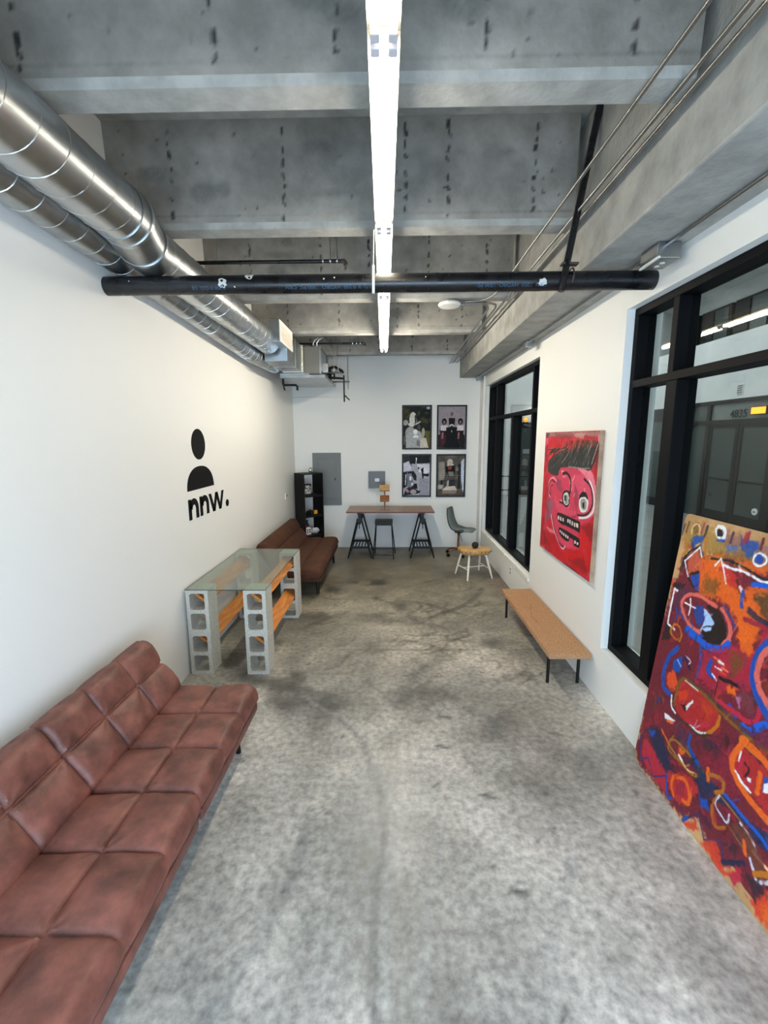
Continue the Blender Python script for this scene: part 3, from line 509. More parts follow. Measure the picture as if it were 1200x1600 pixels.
# ============================================================ SOFAS
def cushion(path, thick, y0, y1, sseams, tseams, amp, ny, crease=.012, nose=.045, seed=0, deep=()):
    """padded slab: path = (x,z) polyline of its top face; bulges between stitched seams. sseams: arclengths, tseams: y values"""
    P_ = [Vector((a, b)) for a, b in path]; seg = [(b-a).length for a, b in zip(P_, P_[1:])]; Ls = sum(seg); ns = 72; top = []
    for i in range(ns+1):
        s = Ls*i/ns; q = s
        for j, L_ in enumerate(seg):
            if q <= L_+1e-9 or j == len(seg)-1: d = (P_[j+1]-P_[j]).normalized(); top.append((P_[j]+d*q, Vector((-d.y, d.x)), s)); break
            q -= L_
    prof = []                                       # (pt, normal, s or None)
    for p, n, s in top:
        e = min(s, Ls-s); dr = 0 if e > nose else nose-math.sqrt(max(0, nose*nose-(nose-e)**2)); prof.append((p-n*dr, n, s))
    p, n, _ = top[-1]; d = Vector((n.y, -n.x))
    for k in (.45, .7, .9, 1): prof.append((p-n*thick*k-d*(.02*max(0, k-.7)/.3), d, None))
    p, n, _ = top[0]; d = Vector((-n.y, n.x))
    for k in (1, .9, .7, .45): prof.append((p-n*thick*k-d*(.02*max(0, k-.7)/.3), d, None))
    cen = sum((q[0] for q in prof), Vector((0, 0)))/len(prof); r_ = np.random.default_rng(seed); ph = r_.random(8)*6.28
    bm = B(); rings = []
    for i in range(ny+1):
        y = y0+(y1-y0)*i/ny; e = min(y-y0, y1-y); sh_ = 1.0 if e > .04 else .80+.20*math.sqrt(max(0, 1-((.04-e)/.04)**2)); ring = []
        dt = min([abs(y-a) for a in tseams]+[9.]); dd = min([abs(y-a) for a in deep]+[9.])
        for p, n, s in prof:
            q = Vector(p)
            if s is not None:
                ds = min([abs(s-a) for a in sseams]+[9.]); fa = (1-math.exp(-ds/.05)); fb = 1-math.exp(-dt/.05) ; fe = min(1, e/.03)
                hgt = amp*fa*fb-crease*math.exp(-(min(ds, dt)/.007)**2)-.018*math.exp(-(dd/.010)**2)
                hgt *= .4+.6*min(1, min(s, Ls-s)/.07); rn = min([math.hypot(s-a, y-c) for a in sseams for c in tseams]+[9.]); aa = math.atan2(s-(sseams[0] if sseams else 0), y-min(tseams, key=lambda q_: abs(q_-y)) if tseams else 1); hgt += .0042*math.sin(aa*9+ph[3]+y*5)*math.exp(-rn/.07)*min(1, rn/.03)
                hgt += (.0030 if tseams else .0012)*(math.sin(31*y+ph[0]+9*s)*math.sin(23*s+ph[1]+14*y))*fa*fb+.0015*math.sin(70*y+40*s+ph[2])*math.exp(-dt/.06)
                q = q+n*hgt
            else:
                q = q+n*(.010*(1-math.exp(-dt/.04)))-n*.012*math.exp(-(dd/.010)**2)
            q = cen+(q-cen)*Vector((1, 1)).x*(1 if sh_ == 1 else 1) if sh_ == 1 else cen+(q-cen)*sh_ if abs(thick) > 9 else (q if sh_ == 1 else q-n*(1-sh_)*.22 if s is not None else q-n*(1-sh_)*.12)
            ring.append(bm.verts.new((q.x, y, q.y)))
        rings.append(ring)
    n = len(prof)
    for a, b in zip(rings, rings[1:]):
        for j in range(n): bm.faces.new((a[j], a[(j+1) % n], b[(j+1) % n], b[j]))
    bm.faces.new(rings[0]); bm.faces.new(rings[-1][::-1]); return bm
def sofa(name, label, y0, y1, tse, m_, amp, loc, legs, cr, deep=()):
    t = thing(name, label, 'sofa', loc); ox, oy, _ = loc
    pr = lambda ps: [(x-ox, z) for x, z in ps]
    T = [a-oy for a in tse]; D = [a-oy for a in deep]
    obj('seat_cushion', cushion(pr([(-1.50, .395), (-1.18, .415), (-.915, .412)]), .11, y0-oy, y1-oy, [.312], T, amp, 230, cr, seed=1, deep=D), m_, t, True)
    obj('backrest_cushion', cushion(pr([(-1.655, .765), (-1.545, .595), (-1.42, .405)]), .10, y0-oy+.005, y1-oy-.005, [.2], T, amp, 190, cr, seed=2, deep=D), m_, t, True)
    halves = [(y0, (y0+y1)/2-.006), ((y0+y1)/2+.006, y1)]
    for a, b in halves:
        obj('seat_base', bx(-1.44-ox, -.918-ox, a-oy+.01, b-oy-.01, .245, .305, bev=.018), m_, t, True)
        mt = Matrix.Translation((-1.60-ox, 0, .555))@Matrix.Rotation(math.radians(-33), 4, 'Y')
        bm = B(); box(bm, -.025, .025, a-oy+.015, b-oy-.015, -.21, .20, bev=.016, mtx=mt); obj('back_panel', bm, m_, t, True)
    obj('metal_frame', bx(-1.40-ox, -1.0-ox, y0-oy+.1, y1-oy-.1, .215, .243), M['black'], t)
    for x, y in legs:
        s = 1 if y > (y0+y1)/2 else -1; obj('leg', tb([(x-ox, y-oy, 0), (x-ox-(.01 if x > -1.3 else -.01), y-oy-s*.03, .225)], .017, 14, .024), M['black'], t, True)
    return t
ts = [.92+.307*i for i in range(1, 6)]
sofa('futon_sofa', 'reddish-brown tufted futon sofa in the near left foreground', .92, 2.76, ts, M['leather'], .030, (-1.3, 1.84, 0), [(-1.03, 2.64), (-1.03, 1.19), (-1.62, 2.60), (-1.62, 1.19)], .012, (1.85,))
sofa('futon_sofa', 'dark brown futon sofa farther back by the left wall, behind the glass table', 5.43, 7.33, [], M['leather2'], .020, (-1.3, 6.38, 0), [(-1.0, 5.70), (-.985, 7.20), (-1.62, 5.70), (-1.62, 7.20)], .012)
# ============================================================ CINDER BLOCK TABLE
bx_, ly, y0, y1, S, H = -1.2885, -1.790, 3.630, 4.880, .194, .390
def cinder_mesh():
    """two-cell hollow block standing on end: cells run along Y"""
    w = S; h = H; c0, c1 = .032, w-.032; cells = [(.030, .178), (.212, .360)]; bm = B()
    def rr(x0, x1, z0, z1, r=.02, n=4):
        out = []
        for cx, cz, a in ((x1-r, z1-r, 0), (x0+r, z1-r, PI/2), (x0+r, z0+r, PI), (x1-r, z0+r, 1.5*PI)):
            for i in range(n+1): out.append((cx+r*math.cos(a+i*PI/2/n), cz+r*math.sin(a+i*PI/2/n)))
        return out
    for yv in (0, S):
        outer = [bm.verts.new((x, yv, z)) for x, z in rr(0, w, 0, h, .006, 2)]; loops = [outer]
        for a, b in cells: loops.append([bm.verts.new((x, yv, z)) for x, z in rr(c0, c1, a, b)])
        es = [bm.edges.new((L_[i], L_[(i+1) % len(L_)])) for L_ in loops for i in range(len(L_))]
        bmesh.ops.triangle_fill(bm, use_beauty=True, edges=es)
        if yv == 0: L0 = loops
        else:
            for A, C in zip(L0, loops):
                for i in range(len(A)): bm.faces.new((A[i], A[(i+1) % len(A)], C[(i+1) % len(A)], C[i]))
    bmesh.ops.recalc_face_normals(bm, faces=bm.faces[:]); me = bpy.data.meshes.new('cinder_block'); bm.to_mesh(me); bm.free(); me.materials.append(M['block']); return me
cm = cinder_mesh()
names = {(0, 0): 'front left stack by the wall', (1, 0): 'front right stack', (0, 1): 'rear left stack by the wall', (1, 1): 'rear right stack'}
for (i, x) in enumerate((ly, bx_)):
    for (j, y) in enumerate((y0, y1)):
        for k in range(2):
            o = bpy.data.objects.new('cinder_block', cm); o.location = (x, y, k*H); link(o)
            tag(o, 'grey cinder block, %s of the %s under the glass table' % (('bottom', 'top')[k], names[(i, j)]), 'cinder block', 'cinder blocks of the glass table')
def plank(x, z, label):
    t = bpy.data.objects.new('wooden_plank', None); bm = B(); mt = Matrix.Translation((0, 0, 0))@Matrix.Rotation(math.radians(38), 4, 'Y'); box(bm, -.068, .068, y0+.085-4.35, y1+S-.05-4.35, -.011, .011, bev=.002, mtx=mt)
    o = obj('wooden_plank', bm, M['plank']); o.location = (x, 4.35, z); bpy.data.objects.remove(t); tag(o, label, 'plank', 'orange planks of the glass table')
for x, s in ((ly+S/2, 'left'), (bx_+S/2, 'right')):
    for z, u in ((H+.286, 'upper'), (.286, 'lower')): plank(x, z, 'orange wooden plank, %s one on the %s side, slotted through the cinder blocks' % (u, s))
t = thing('glass_tabletop', 'clear glass tabletop resting on the cinder block stacks', 'tabletop', (-1.44, 4.35, .7805)); obj('glass_sheet', bx(-.354, .344, -.72, .724, 0, .006), M['tglass'], t)
bm = B()
for a in ((-.354, .344, -.7225, -.7201), (-.354, .344, .7241, .7262), (.3441, .3462, -.7225, .7262), (-.3565, -.3541, -.7225, .7262)): box(bm, *a, 0.0002, .0058)
obj('polished_edge', bm, M['gedge'], t)
# ============================================================ BENCH, STOOL, CHAIR
t = thing('cork_bench', 'low cork bench with black metal legs against the right wall', 'bench', (1.45, 4.19, 0)); zt = .325
cv = Canvas(346, 1600, 8, (255, 255, 255), 77)
bm = B(); box(bm, -.172, .172, -.80, .80, zt-.045, zt, bev=.009)
obj('cork_seat', bm, M['cork'], t, True)
bm = B()
for a in (([(-.07, .10), (-.03, .05), (-.04, -.06), (-.075, -.16), (-.07, -.28)], .005), ([(.01, .16), (-.015, .02)], .006), ([(-.165, .02), (-.13, -.0)], .007), ([(-.13, -.21), (-.12, -.215)], .009), ([(-.065, -.23), (-.055, -.26), (-.075, -.30), (-.05, -.33)], .006)):
    pts, w = a
    for p, q in zip(pts, pts[1:]):
        d = Vector((q[0]-p[0], q[1]-p[1], 0)).normalized(); n_ = Vector((-d.y, d.x, 0))*w/2; A = Vector((p[0], p[1]+.15, zt+.0004)); C = Vector((q[0], q[1]+.15, zt+.0004)); bm.faces.new([bm.verts.new(v) for v in (A-n_, C-n_*.6, C+n_*.6, A+n_)])
obj('gouge_marks', bm, M['bark'], t, label='dark scratches in the cork')
for x in (-.125, .128):
    for y in (-.665, .72): obj('leg', tb([(x, y, 0), (x, y, zt-.044)], .0135, 14), M['black'], t, True)
    obj('rail', bx(x-.012, x+.012, -.665, .72, zt-.062, zt-.046), M['black'], t)
t = thing('wooden_stool', 'low stool with a live-edge wooden seat and splayed white legs', 'stool', (1.225, 6.46, 0))
n = 40; bm = B(); r_ = random.Random(8); rings = []
base = []
for i in range(n):
    a = 2*PI*i/n; k = 1+.06*math.sin(3*a+1)+.03*math.sin(7*a); base.append((.238*k*math.copysign(abs(math.cos(a))**.6, math.cos(a)), .165*k*math.copysign(abs(math.sin(a))**.6, math.sin(a))))
for z, k in ((.368, .88), (.376, .955), (.395, 1.0), (.425, 1.0), (.437, .985), (.44, .96)): rings.append([bm.verts.new((x*k, y*k+.0, z)) for x, y in base])
for a, b in zip(rings, rings[1:]):
    for j in range(n): bm.faces.new((a[j], a[(j+1) % n], b[(j+1) % n], b[j]))
bm.faces.new(rings[0][::-1]); bm.faces.new(rings[-1]); obj('seat', bm, M['lightwood'], t, True)
bm = B(); pts = [(x*1.004, y*1.004-.0, .412) for x, y in base if y < -.02]
for a in pts[::2]: 
    bmesh.ops.create_icosphere(bm, subdivisions=1, radius=.012, matrix=Matrix.Translation(a)@Matrix.Diagonal((1.6, .5, .8, 1)))
obj('bark_edge', bm, M['bark'], t, True)
feet = [(.975-1.225, 6.615-6.46), (1.10-1.225, 6.243-6.46), (1.486-1.225, 6.363-6.46), (1.368-1.225, 6.784-6.46)]; tops = [(-.17, .06), (-.085, -.085), (.15, -.07), (.11, .10)]
pt = lambda i, f: tuple(Vector((*feet[i], 0)).lerp(Vector((*tops[i], .39)), f))
for i in range(4): obj('leg', tb([pt(i, 0), pt(i, .5), pt(i, 1)], [.011, .017, .014], 12), M['whitew'], t, True)
obj('stretcher', tb([pt(0, .38), pt(1, .38)], .008, 8), M['whitew'], t); obj('stretcher', tb([pt(2, .38), pt(3, .38)], .008, 8), M['whitew'], t)
mid = lambda a, b: tuple((Vector(a)+Vector(b))/2)
obj('stretcher', tb([mid(pt(0, .38), pt(1, .38)), mid(pt(2, .38), pt(3, .38))], .008, 8), M['whitew'], t)
bm = B(); bmesh.ops.create_uvsphere(bm, u_segments=28, v_segments=18, radius=.05); o = obj('ball', bm, M['ballm'], None, True); o.location = (1.235, 6.45, .4895); tag(o, 'small black ball resting on the live-edge wooden stool', 'ball')
# smoked shell swivel chair
t = thing('swivel_chair', 'swivel chair with a smoked translucent shell and copper pedestal, in the back right corner', 'chair', (1.18, 7.72, 0), -.42)
prof = [(-.215, .845, .12), (-.208, .80, .165), (-.200, .72, .19), (-.185, .64, .20), (-.165, .56, .205), (-.13, .495, .21), (-.07, .452, .215), (.0, .437, .22), (.08, .442, .22), (.16, .455, .215), (.23, .455, .20), (.275, .440, .165)]
bm = B(); rows = []
for k, (x, z, hw) in enumerate(prof):
    row = []
    for j in range(13):
        s = (j-6)/6; lift = (abs(s)**2.4); bend = lift*(.05 if k < 5 else .055 if k < 8 else .022)
        px_, pz_ = (x+bend, z+lift*(.02 if k < 4 else .03)) if k < 6 else (x, z+bend)
        row.append(bm.verts.new((px_, hw*math.sin(s*1.45)/math.sin(1.45), pz_)))
    rows.append(row)
for a, b in zip(rows, rows[1:]):
    for j in range(12): bm.faces.new((a[j], a[j+1], b[j+1], b[j]))
o = obj('seat_shell', bm, M['smoke'], t, True); sm = o.modifiers.new('t', 'SOLIDIFY'); sm.thickness = .006; ss = o.modifiers.new('s', 'SUBSURF'); ss.levels = 1; ss.render_levels = 1
obj('seat_plate', lathe(B(), [(.05, .405), (.075, .412), (.075, .432), (.03, .434)], (0, 0, 0), 20), M['blackp'], t, True)
obj('gas_column', tb([(0, 0, .10), (0, 0, .36)], .021, 16), M['brass'], t, True); obj('column_collar', tb([(0, 0, .355), (0, 0, .41)], .017, 16), M['blackp'], t, True)
obj('height_lever', tb([(.02, -.02, .405), (.05, -.05, .36), (.085, -.07, .27)], .005, 8), M['blackp'], t, True)
for k in range(5):
    a = 2*PI*k/5+.35; c, s = math.cos(a), math.sin(a); obj('base_arm', tube(B(), [(0, 0, .115), (c*.1, s*.1, .112), (c*.20, s*.20, .085), (c*.225, s*.225, .07)], [.02, .016, .011, .009], 10), M['brass'], t, True)
    w = obj('caster', tb([(c*.225-s*.016, s*.225+c*.016, .028), (c*.225+s*.016, s*.225-c*.016, .028)], .028, 18), M['blackp'], t, True)
# ============================================================ TRESTLE TABLE, BLACK STOOL, STAND
t = thing('trestle_tabletop', 'long brown wooden tabletop across two black trestles at the back wall', 'tabletop', (-.03, 7.76, .81)); 
obj('top_board', bx(-.755, .75, -.33, .36, 0, .022, bev=.002), M['wood'], t); obj('edge_strip', bx(-.757, .752, -.3345, -.3301, .0, .021), M['edge'], t)
def trestle(x, side):
    t = thing('trestle', 'black metal A-frame trestle with a slatted shelf, %s end of the back table' % side, 'trestle', (x, 7.77, 0), 0, 'trestles under the back table'); zt = .79
    obj('top_beam', bx(-.035, .035, -.29, .29, .775, .809, bev=.004), M['black'], t); obj('height_post', bx(-.022, .022, -.275, -.245, .60, .775), M['black'], t); obj('height_post', bx(-.022, .022, .245, .275, .60, .775), M['black'], t)
    for y in (-.262, .262):
        obj('hub_plate', bx(-.05, .05, y-.022, y+.022, .63, .70, bev=.006), M['black'], t); obj('lock_pin', tb([(0, y-.03, .62), (0, y-.03, .53)], .007, 8), M['black'], t)
        for s in (-1, 1): obj('leg', tb([(s*.205, y, 0), (s*.03, y, .70)], .0145, 10), M['black'], t, True)
        obj('shelf_rail', bx(-.165, .165, y-.01, y+.01, .17, .21), M['black'], t)
    for s in (-.16, .16): obj('shelf_rail', bx(s-.008, s+.008, -.252, .252, .175, .19), M['black'], t)
    for i in range(6): obj('slat', bx(-.135+i*.054-.012, -.135+i*.054+.012, -.252, .252, .176, .186), M['black'], t)
trestle(-.565, 'left'); trestle(.525, 'right')
t = thing('metal_stool', 'tall black metal stool tucked under the back table', 'stool', (-.145, 7.64, 0)); tp = [(-.135, -.15), (.135, -.15), (.135, .15), (-.135, .15)]; ft = [(-.19, -.19), (.17, -.22), (.20, .20), (-.17, .23)]
obj('seat', bx(-.155, .155, -.17, .17, .625, .645, bev=.006), M['black'], t); bm = B()
for a in ((-.15, .15, -.165, -.153), (-.15, .15, .153, .165), (-.15, -.138, -.153, .153), (.138, .15, -.153, .153)): box(bm, *a, .585, .6248)
obj('apron', bm, M['black'], t)
L_ = lambda i, f: tuple(Vector((*ft[i], 0)).lerp(Vector((*tp[i], .60)), f))
for i in range(4): obj('leg', tb([L_(i, 0), L_(i, 1)], .0095, 10), M['black'], t, True)
for i, f in ((0, .12), (1, .2), (2, .14), (3, .2)): obj('footrest', tb([L_(i, f), L_((i+1) % 4, f)], .007, 8), M['black'], t)
t = thing('tiered_stand', 'small brown wooden three-tier display stand on the back table', 'display stand', (-.13, 7.75, .8325))
obj('base_tier', bx(-.10, .09, -.13, .11, 0, .010), M['acrylic'], t)
def tier(nm, z, m_, lab, w=.09):
    bm = B(); box(bm, -w, w, -.075, .075, -.006, .006, mtx=Matrix.Translation((-.002, 0, z))@Matrix.Rotation(math.radians(38), 4, 'X')); obj(nm, bm, m_, t, label=lab)
    bm = B(); box(bm, -w, w, -.078, -.0755, -.006, .018, mtx=Matrix.Translation((-.002, 0, z))@Matrix.Rotation(math.radians(38), 4, 'X')); obj('front_lip', bm, M['tan'], t)
tier('middle_tier', .185, M['stand'], 'brown tilted middle shelf', .082); tier('top_tier', .372, M['lightwood'], 'pale wooden tilted top shelf')
obj('post', bx(-.014, .012, .012, .036, .010, .395), M['stand'], t)
for x in (-.07, .04): obj('foot_pad', bx(x, x+.04, -.115, -.09, .0101, .018), M['tan'], t)
# ============================================================ CORNER SHELF
ph = math.radians(38.5); t = thing('corner_shelf', 'tall black open shelf standing askew in the back left corner', 'shelf', (-1.545, 7.69, 0), ph); Wd, Dp, Ht = .385, .365, 1.44
obj('side_panel', bx(0, .018, 0, Dp, 0, Ht), M['blackp'], t); obj('side_panel', bx(Wd-.018, Wd, 0, Dp, 0, Ht), M['blackp'], t)
ZS = [.03, .345, .709, 1.073]
for z in ZS: obj('shelf_board', bx(.018, Wd-.018, .002, Dp-.002, z-.035, z), M['blackp'], t)
obj('top_board', bx(0, Wd, 0, Dp, Ht, Ht+.018), M['blackp'], t)
def on_shelf(x, y, z): v = Matrix.Rotation(ph, 3, 'Z')@Vector((x, y, 0)); return (-1.545+v.x, 7.69+v.y, z)
R0 = ph
t = thing('print_box', 'black box with a mottled grey print on the top compartment of the corner shelf', 'box', on_shelf(.13, .20, 1.0735), R0); obj('case', bx(-.10, .10, -.05, .05, 0, .185, bev=.004), M['blackp'], t); obj('front_print', bx(-.075, .085, -.053, -.050, .012, .165), M['mott'], t)
t = thing('silver_vase', 'small shiny silver egg-shaped vase on top of the corner shelf', 'vase', on_shelf(.215, .14, Ht+.0185), 0); obj('vase_body', lathe(B(), [(.018, 0), (.03, .02), (.034, .05), (.028, .08), (.012, .098), (.004, .102)], (0, 0, 0), 20), M['silver'], t, True)
t = thing('camera', 'black camera on the middle of the corner shelf', 'camera', on_shelf(.175, .13, .7095), R0); obj('body', bx(-.06, .06, -.03, .03, 0, .07, bev=.008), M['blackp'], t); obj('lens', tb([(0, -.03, .034), (0, -.075, .034)], .026, 16), M['lens'], t, True); obj('viewfinder', bx(-.018, .018, -.02, .02, .07, .088, bev=.004), M['blackp'], t)
t = thing('camera_bag', 'small lumpy black camera accessory left of the camera on the corner shelf', 'camera', on_shelf(.06, .20, .7095), R0); obj('body', bx(-.035, .035, -.03, .03, 0, .06, bev=.01), M['blackp'], t); obj('grip', tb([(0, 0, .06), (0, 0, .10)], .012, 10), M['blackp'], t)
t = thing('tape_measure', 'small yellow tool with a black top on the corner shelf right of the camera', 'tool', on_shelf(.285, .13, .7095), R0); obj('case', bx(-.033, .033, -.02, .02, 0, .068, bev=.008), M['yellow'], t); obj('top_clip', bx(-.02, .025, -.012, .012, .068, .092, bev=.004), M['blackp'], t)
t = thing('supply_box', 'white printed box with red and teal items, low on the corner shelf', 'box', on_shelf(.12, .14, .3455), R0); obj('carton', bx(-.05, .05, -.04, .04, 0, .13, bev=.002), M['paper'], t)
for x, z, m_ in ((-.032, .07, 'blackp'), (.012, .075, 'blackp'), (-.032, .03, 'redp'), (.012, .035, 'blackp')): obj('printed_patch', bx(x, x+.024, -.0415, -.0401, z, z+.03), M[m_], t)
t = thing('red_cup', 'small red tub standing on the white printed box in the corner shelf', 'tub', on_shelf(.092, .14, .476), 0); obj('tub', lathe(B(), [(.016, 0), (.018, .04), (.014, .048)], (0, 0, 0), 14), M['redp'], t, True)
t = thing('spray_bottle', 'dark teal spray bottle standing in the corner shelf behind the white printed box', 'bottle', on_shelf(.16, .24, .3455), R0); obj('bottle_body', lathe(B(), [(.036, 0), (.038, .14), (.03, .17), (.014, .19), (.014, .21)], (0, 0, 0), 18), M['teal'], t, True); obj('spray_head', bx(-.05, .02, -.012, .012, .21, .245, bev=.004), M['teal'], t)
t = thing('plastic_bag', 'crumpled white bag lying low on the right of the corner shelf', 'bag', on_shelf(.275, .15, .3455), R0); bm = B(); bmesh.ops.create_icosphere(bm, subdivisions=3, radius=.06)
for v in bm.verts: v.co = Vector((v.co.x*1.35, v.co.y*.9, max(0, v.co.z*.95+.045)))*(1+.22*math.sin(v.co.x*90+v.co.z*70)*math.sin(v.co.y*80+1)) ; v.co.x = max(-.085, min(.085, v.co.x))
obj('bag_body', bm, M['bag'], t, True)
# ============================================================ BACK WALL ITEMS
t = thing('electrical_panel', 'tall grey electrical panel door set on the back wall behind the corner shelf', 'electrical panel', (-1.215, YB-.001, 1.31)); obj('cover', bx(-.27, .262, -.018, 0, -.49, .495, bev=.003), M['panel'], t); obj('inner_door', bx(-.165, .17, -.026, -.018, -.37, .385, bev=.003), M['panel'], t); obj('latch', bx(.14, .155, -.032, -.026, -.02, .03), M['blackp'], t)
t = thing('meter_box', 'small square grey metal box with a white sticker on the back wall', 'electrical box', (-.283, YB, 1.305)); obj('box_body', bx(-.155, .155, -.11, 0, -.155, .155, bev=.004), M['panel2'], t); obj('sticker', bx(-.035, .045, -.112, -.11, -.03, .03, bev=.0), M['paper'], t)
tag(obj('wall_conduit', tb([(-.285, 8.28, 1.149), (-.285, 8.28, .55)], .012, 10), M['wall'], None, True), 'white vertical conduit below the small grey box on the back wall', 'conduit')
t = thing('wall_outlet', 'pale double wall outlet under the back table', 'outlet', (-.42, YB, .45)); obj('plate', bx(-.07, .07, -.006, 0, -.06, .06, bev=.002), M['white'], t); obj('socket', bx(-.045, -.015, -.008, -.006, -.035, .035), M['wall'], t); obj('socket', bx(.015, .045, -.008, -.006, -.035, .035), M['wall'], t)
t = thing('wall_outlet', 'white wall outlet low on the right wall under the far window', 'outlet', (XR, 5.92, .255)); obj('plate', bx(-.006, 0, -.04, .04, -.06, .06, bev=.002), M['white'], t); obj('socket', bx(-.008, -.006, -.018, .018, .012, .04), M['panel'], t); obj('socket', bx(-.008, -.006, -.018, .018, -.04, -.012), M['panel'], t)
# framed photographs
def poster(xc, zc, paintf, label, seed):
    w, h_ = .546, .800; t = thing('framed_photo', label, 'framed photo', (xc, YB, zc), 0, 'framed photographs on the back wall'); fw = .027
    for a in ((-w/2, w/2, -h_/2, -h_/2+fw), (-w/2, w/2, h_/2-fw, h_/2), (-w/2, -w/2+fw, -h_/2+fw, h_/2-fw), (w/2-fw, w/2, -h_/2+fw, h_/2-fw)): obj('frame_bar', bx(a[0], a[1], -.028, 0, a[2], a[3], bev=.002), M['black'], t)
    pw, p_h = (w-2*fw)*1000, (h_-2*fw)*1000; c = Canvas(pw, p_h, 5, (120, 118, 116), seed); paintf(c, pw, p_h); c.C = np.clip((c.C-120)*1.22+100, 4, 255)*(.9+.2*fbm(c.ny, c.nx, 5, seed+40)[..., None])
    grid('print', (-w/2+fw, -.012, -h_/2+fw), (w-2*fw, 0, 0), (0, 0, h_-2*fw), c.nx, c.ny, c.C, M['photo'], t)
def Pn(c, pts, w, h_, col, soft=6, a=1): c.poly([(x/100*w, h_-y/145*h_) for x, y in pts], col, soft, a)
def En(c, x, y, rx, ry, w, h_, col, soft=5, a=1): c.ell(x/100*w, h_-y/145*h_, rx/100*w, ry/145*h_, col, soft, a)
def p1(c, w, h_):          # outdoor group under trees, monochrome shirts
    c.C[:] = (38, 40, 32); f = fbm(c.ny, c.nx, 14, 5)[..., None]; g = fbm(c.ny, c.nx, 22, 6)[..., None]; c.C += np.clip((f-.5)*5, 0, 1)*np.where(c.Y[..., None] > h_*.6, np.array([46, 44, 22.]), np.array([20, 20, 20.]))
    Pn(c, [(80, 85), (100, 85), (100, 145), (86, 145)], w, h_, (128, 122, 70), 12, .8); En(c, 36, 45, 14, 26, w, h_, (206, 206, 198)); Pn(c, [(42, 28), (50, 30), (48, 62), (42, 62)], w, h_, (70, 68, 60)); En(c, 8, 56, 10, 10, w, h_, (168, 166, 160)); En(c, 92, 5, 7, 5, w, h_, (170, 180, 185))
    En(c, 30, 62, 12, 8, w, h_, (206, 204, 198)); Pn(c, [(44, 58), (62, 50), (64, 54), (48, 64)], w, h_, (190, 188, 182)); En(c, 46, 72, 9, 8, w, h_, (62, 56, 52)); En(c, 58, 72, 6, 10, w, h_, (98, 92, 88)); En(c, 26, 92, 19, 22, w, h_, (170, 170, 168)); Pn(c, [(8, 100), (36, 84), (62, 84), (74, 110), (66, 145), (10, 145)], w, h_, (176, 176, 178), 8)
    En(c, 45, 88, 8, 9, w, h_, (232, 232, 232)); Pn(c, [(34, 108), (40, 100), (52, 100), (58, 108)], w, h_, (236, 236, 236), 4); En(c, 74, 92, 6, 18, w, h_, (176, 174, 150)); Pn(c, [(66, 112), (84, 108), (94, 145), (62, 145)], w, h_, (204, 196, 186), 8); En(c, 4, 118, 4, 18, w, h_, (120, 112, 106)); En(c, 56, 128, 7, 12, w, h_, (120, 116, 112), 8, .7)
def p2(c, w, h_):          # four figures seated on a pyramid
    c.C[:] = (158, 150, 156); c.C -= (c.Y/h_ < .36)[..., None]*0; Pn(c, [(0, 100), (30, 86), (70, 86), (100, 100), (100, 145), (0, 145)], w, h_, (58, 52, 54), 12); Pn(c, [(6, 82), (30, 86), (26, 130), (10, 145)], w, h_, (96, 56, 62), 10)
    Pn(c, [(20, 145), (34, 108), (64, 108), (84, 145)], w, h_, (34, 34, 36), 6); En(c, 50, 26, 5, 7, w, h_, (124, 112, 108)); Pn(c, [(38, 40), (62, 40), (60, 64), (40, 64)], w, h_, (42, 38, 44), 4)
    for x in (22, 82): En(c, x, 52, 9, 11, w, h_, (32, 28, 30)); En(c, x, 54, 4, 6, w, h_, (150, 128, 120)); Pn(c, [(x-13, 66), (x+13, 66), (x+12, 84), (x-12, 84)], w, h_, (212, 202, 206), 4); Pn(c, [(x-12, 84), (x+12, 84), (x+10, 100), (x-10, 100)], w, h_, (46, 38, 44), 4); Pn(c, [(x-8, 90), (x-2, 90), (x-4, 112), (x-9, 112)], w, h_, (168, 124, 124), 4)
    Pn(c, [(30, 72), (70, 72), (68, 118), (30, 118)], w, h_, (28, 28, 30), 5); En(c, 50, 66, 8, 5, w, h_, (196, 194, 194), 3); En(c, 50, 72, 6, 5, w, h_, (60, 52, 50), 3); En(c, 50, 86, 2, 4, w, h_, (170, 165, 165), 3); c.stroke([(w*.64, 0), (w*.62, h_*.6)], 3, (110, 105, 108), .5)
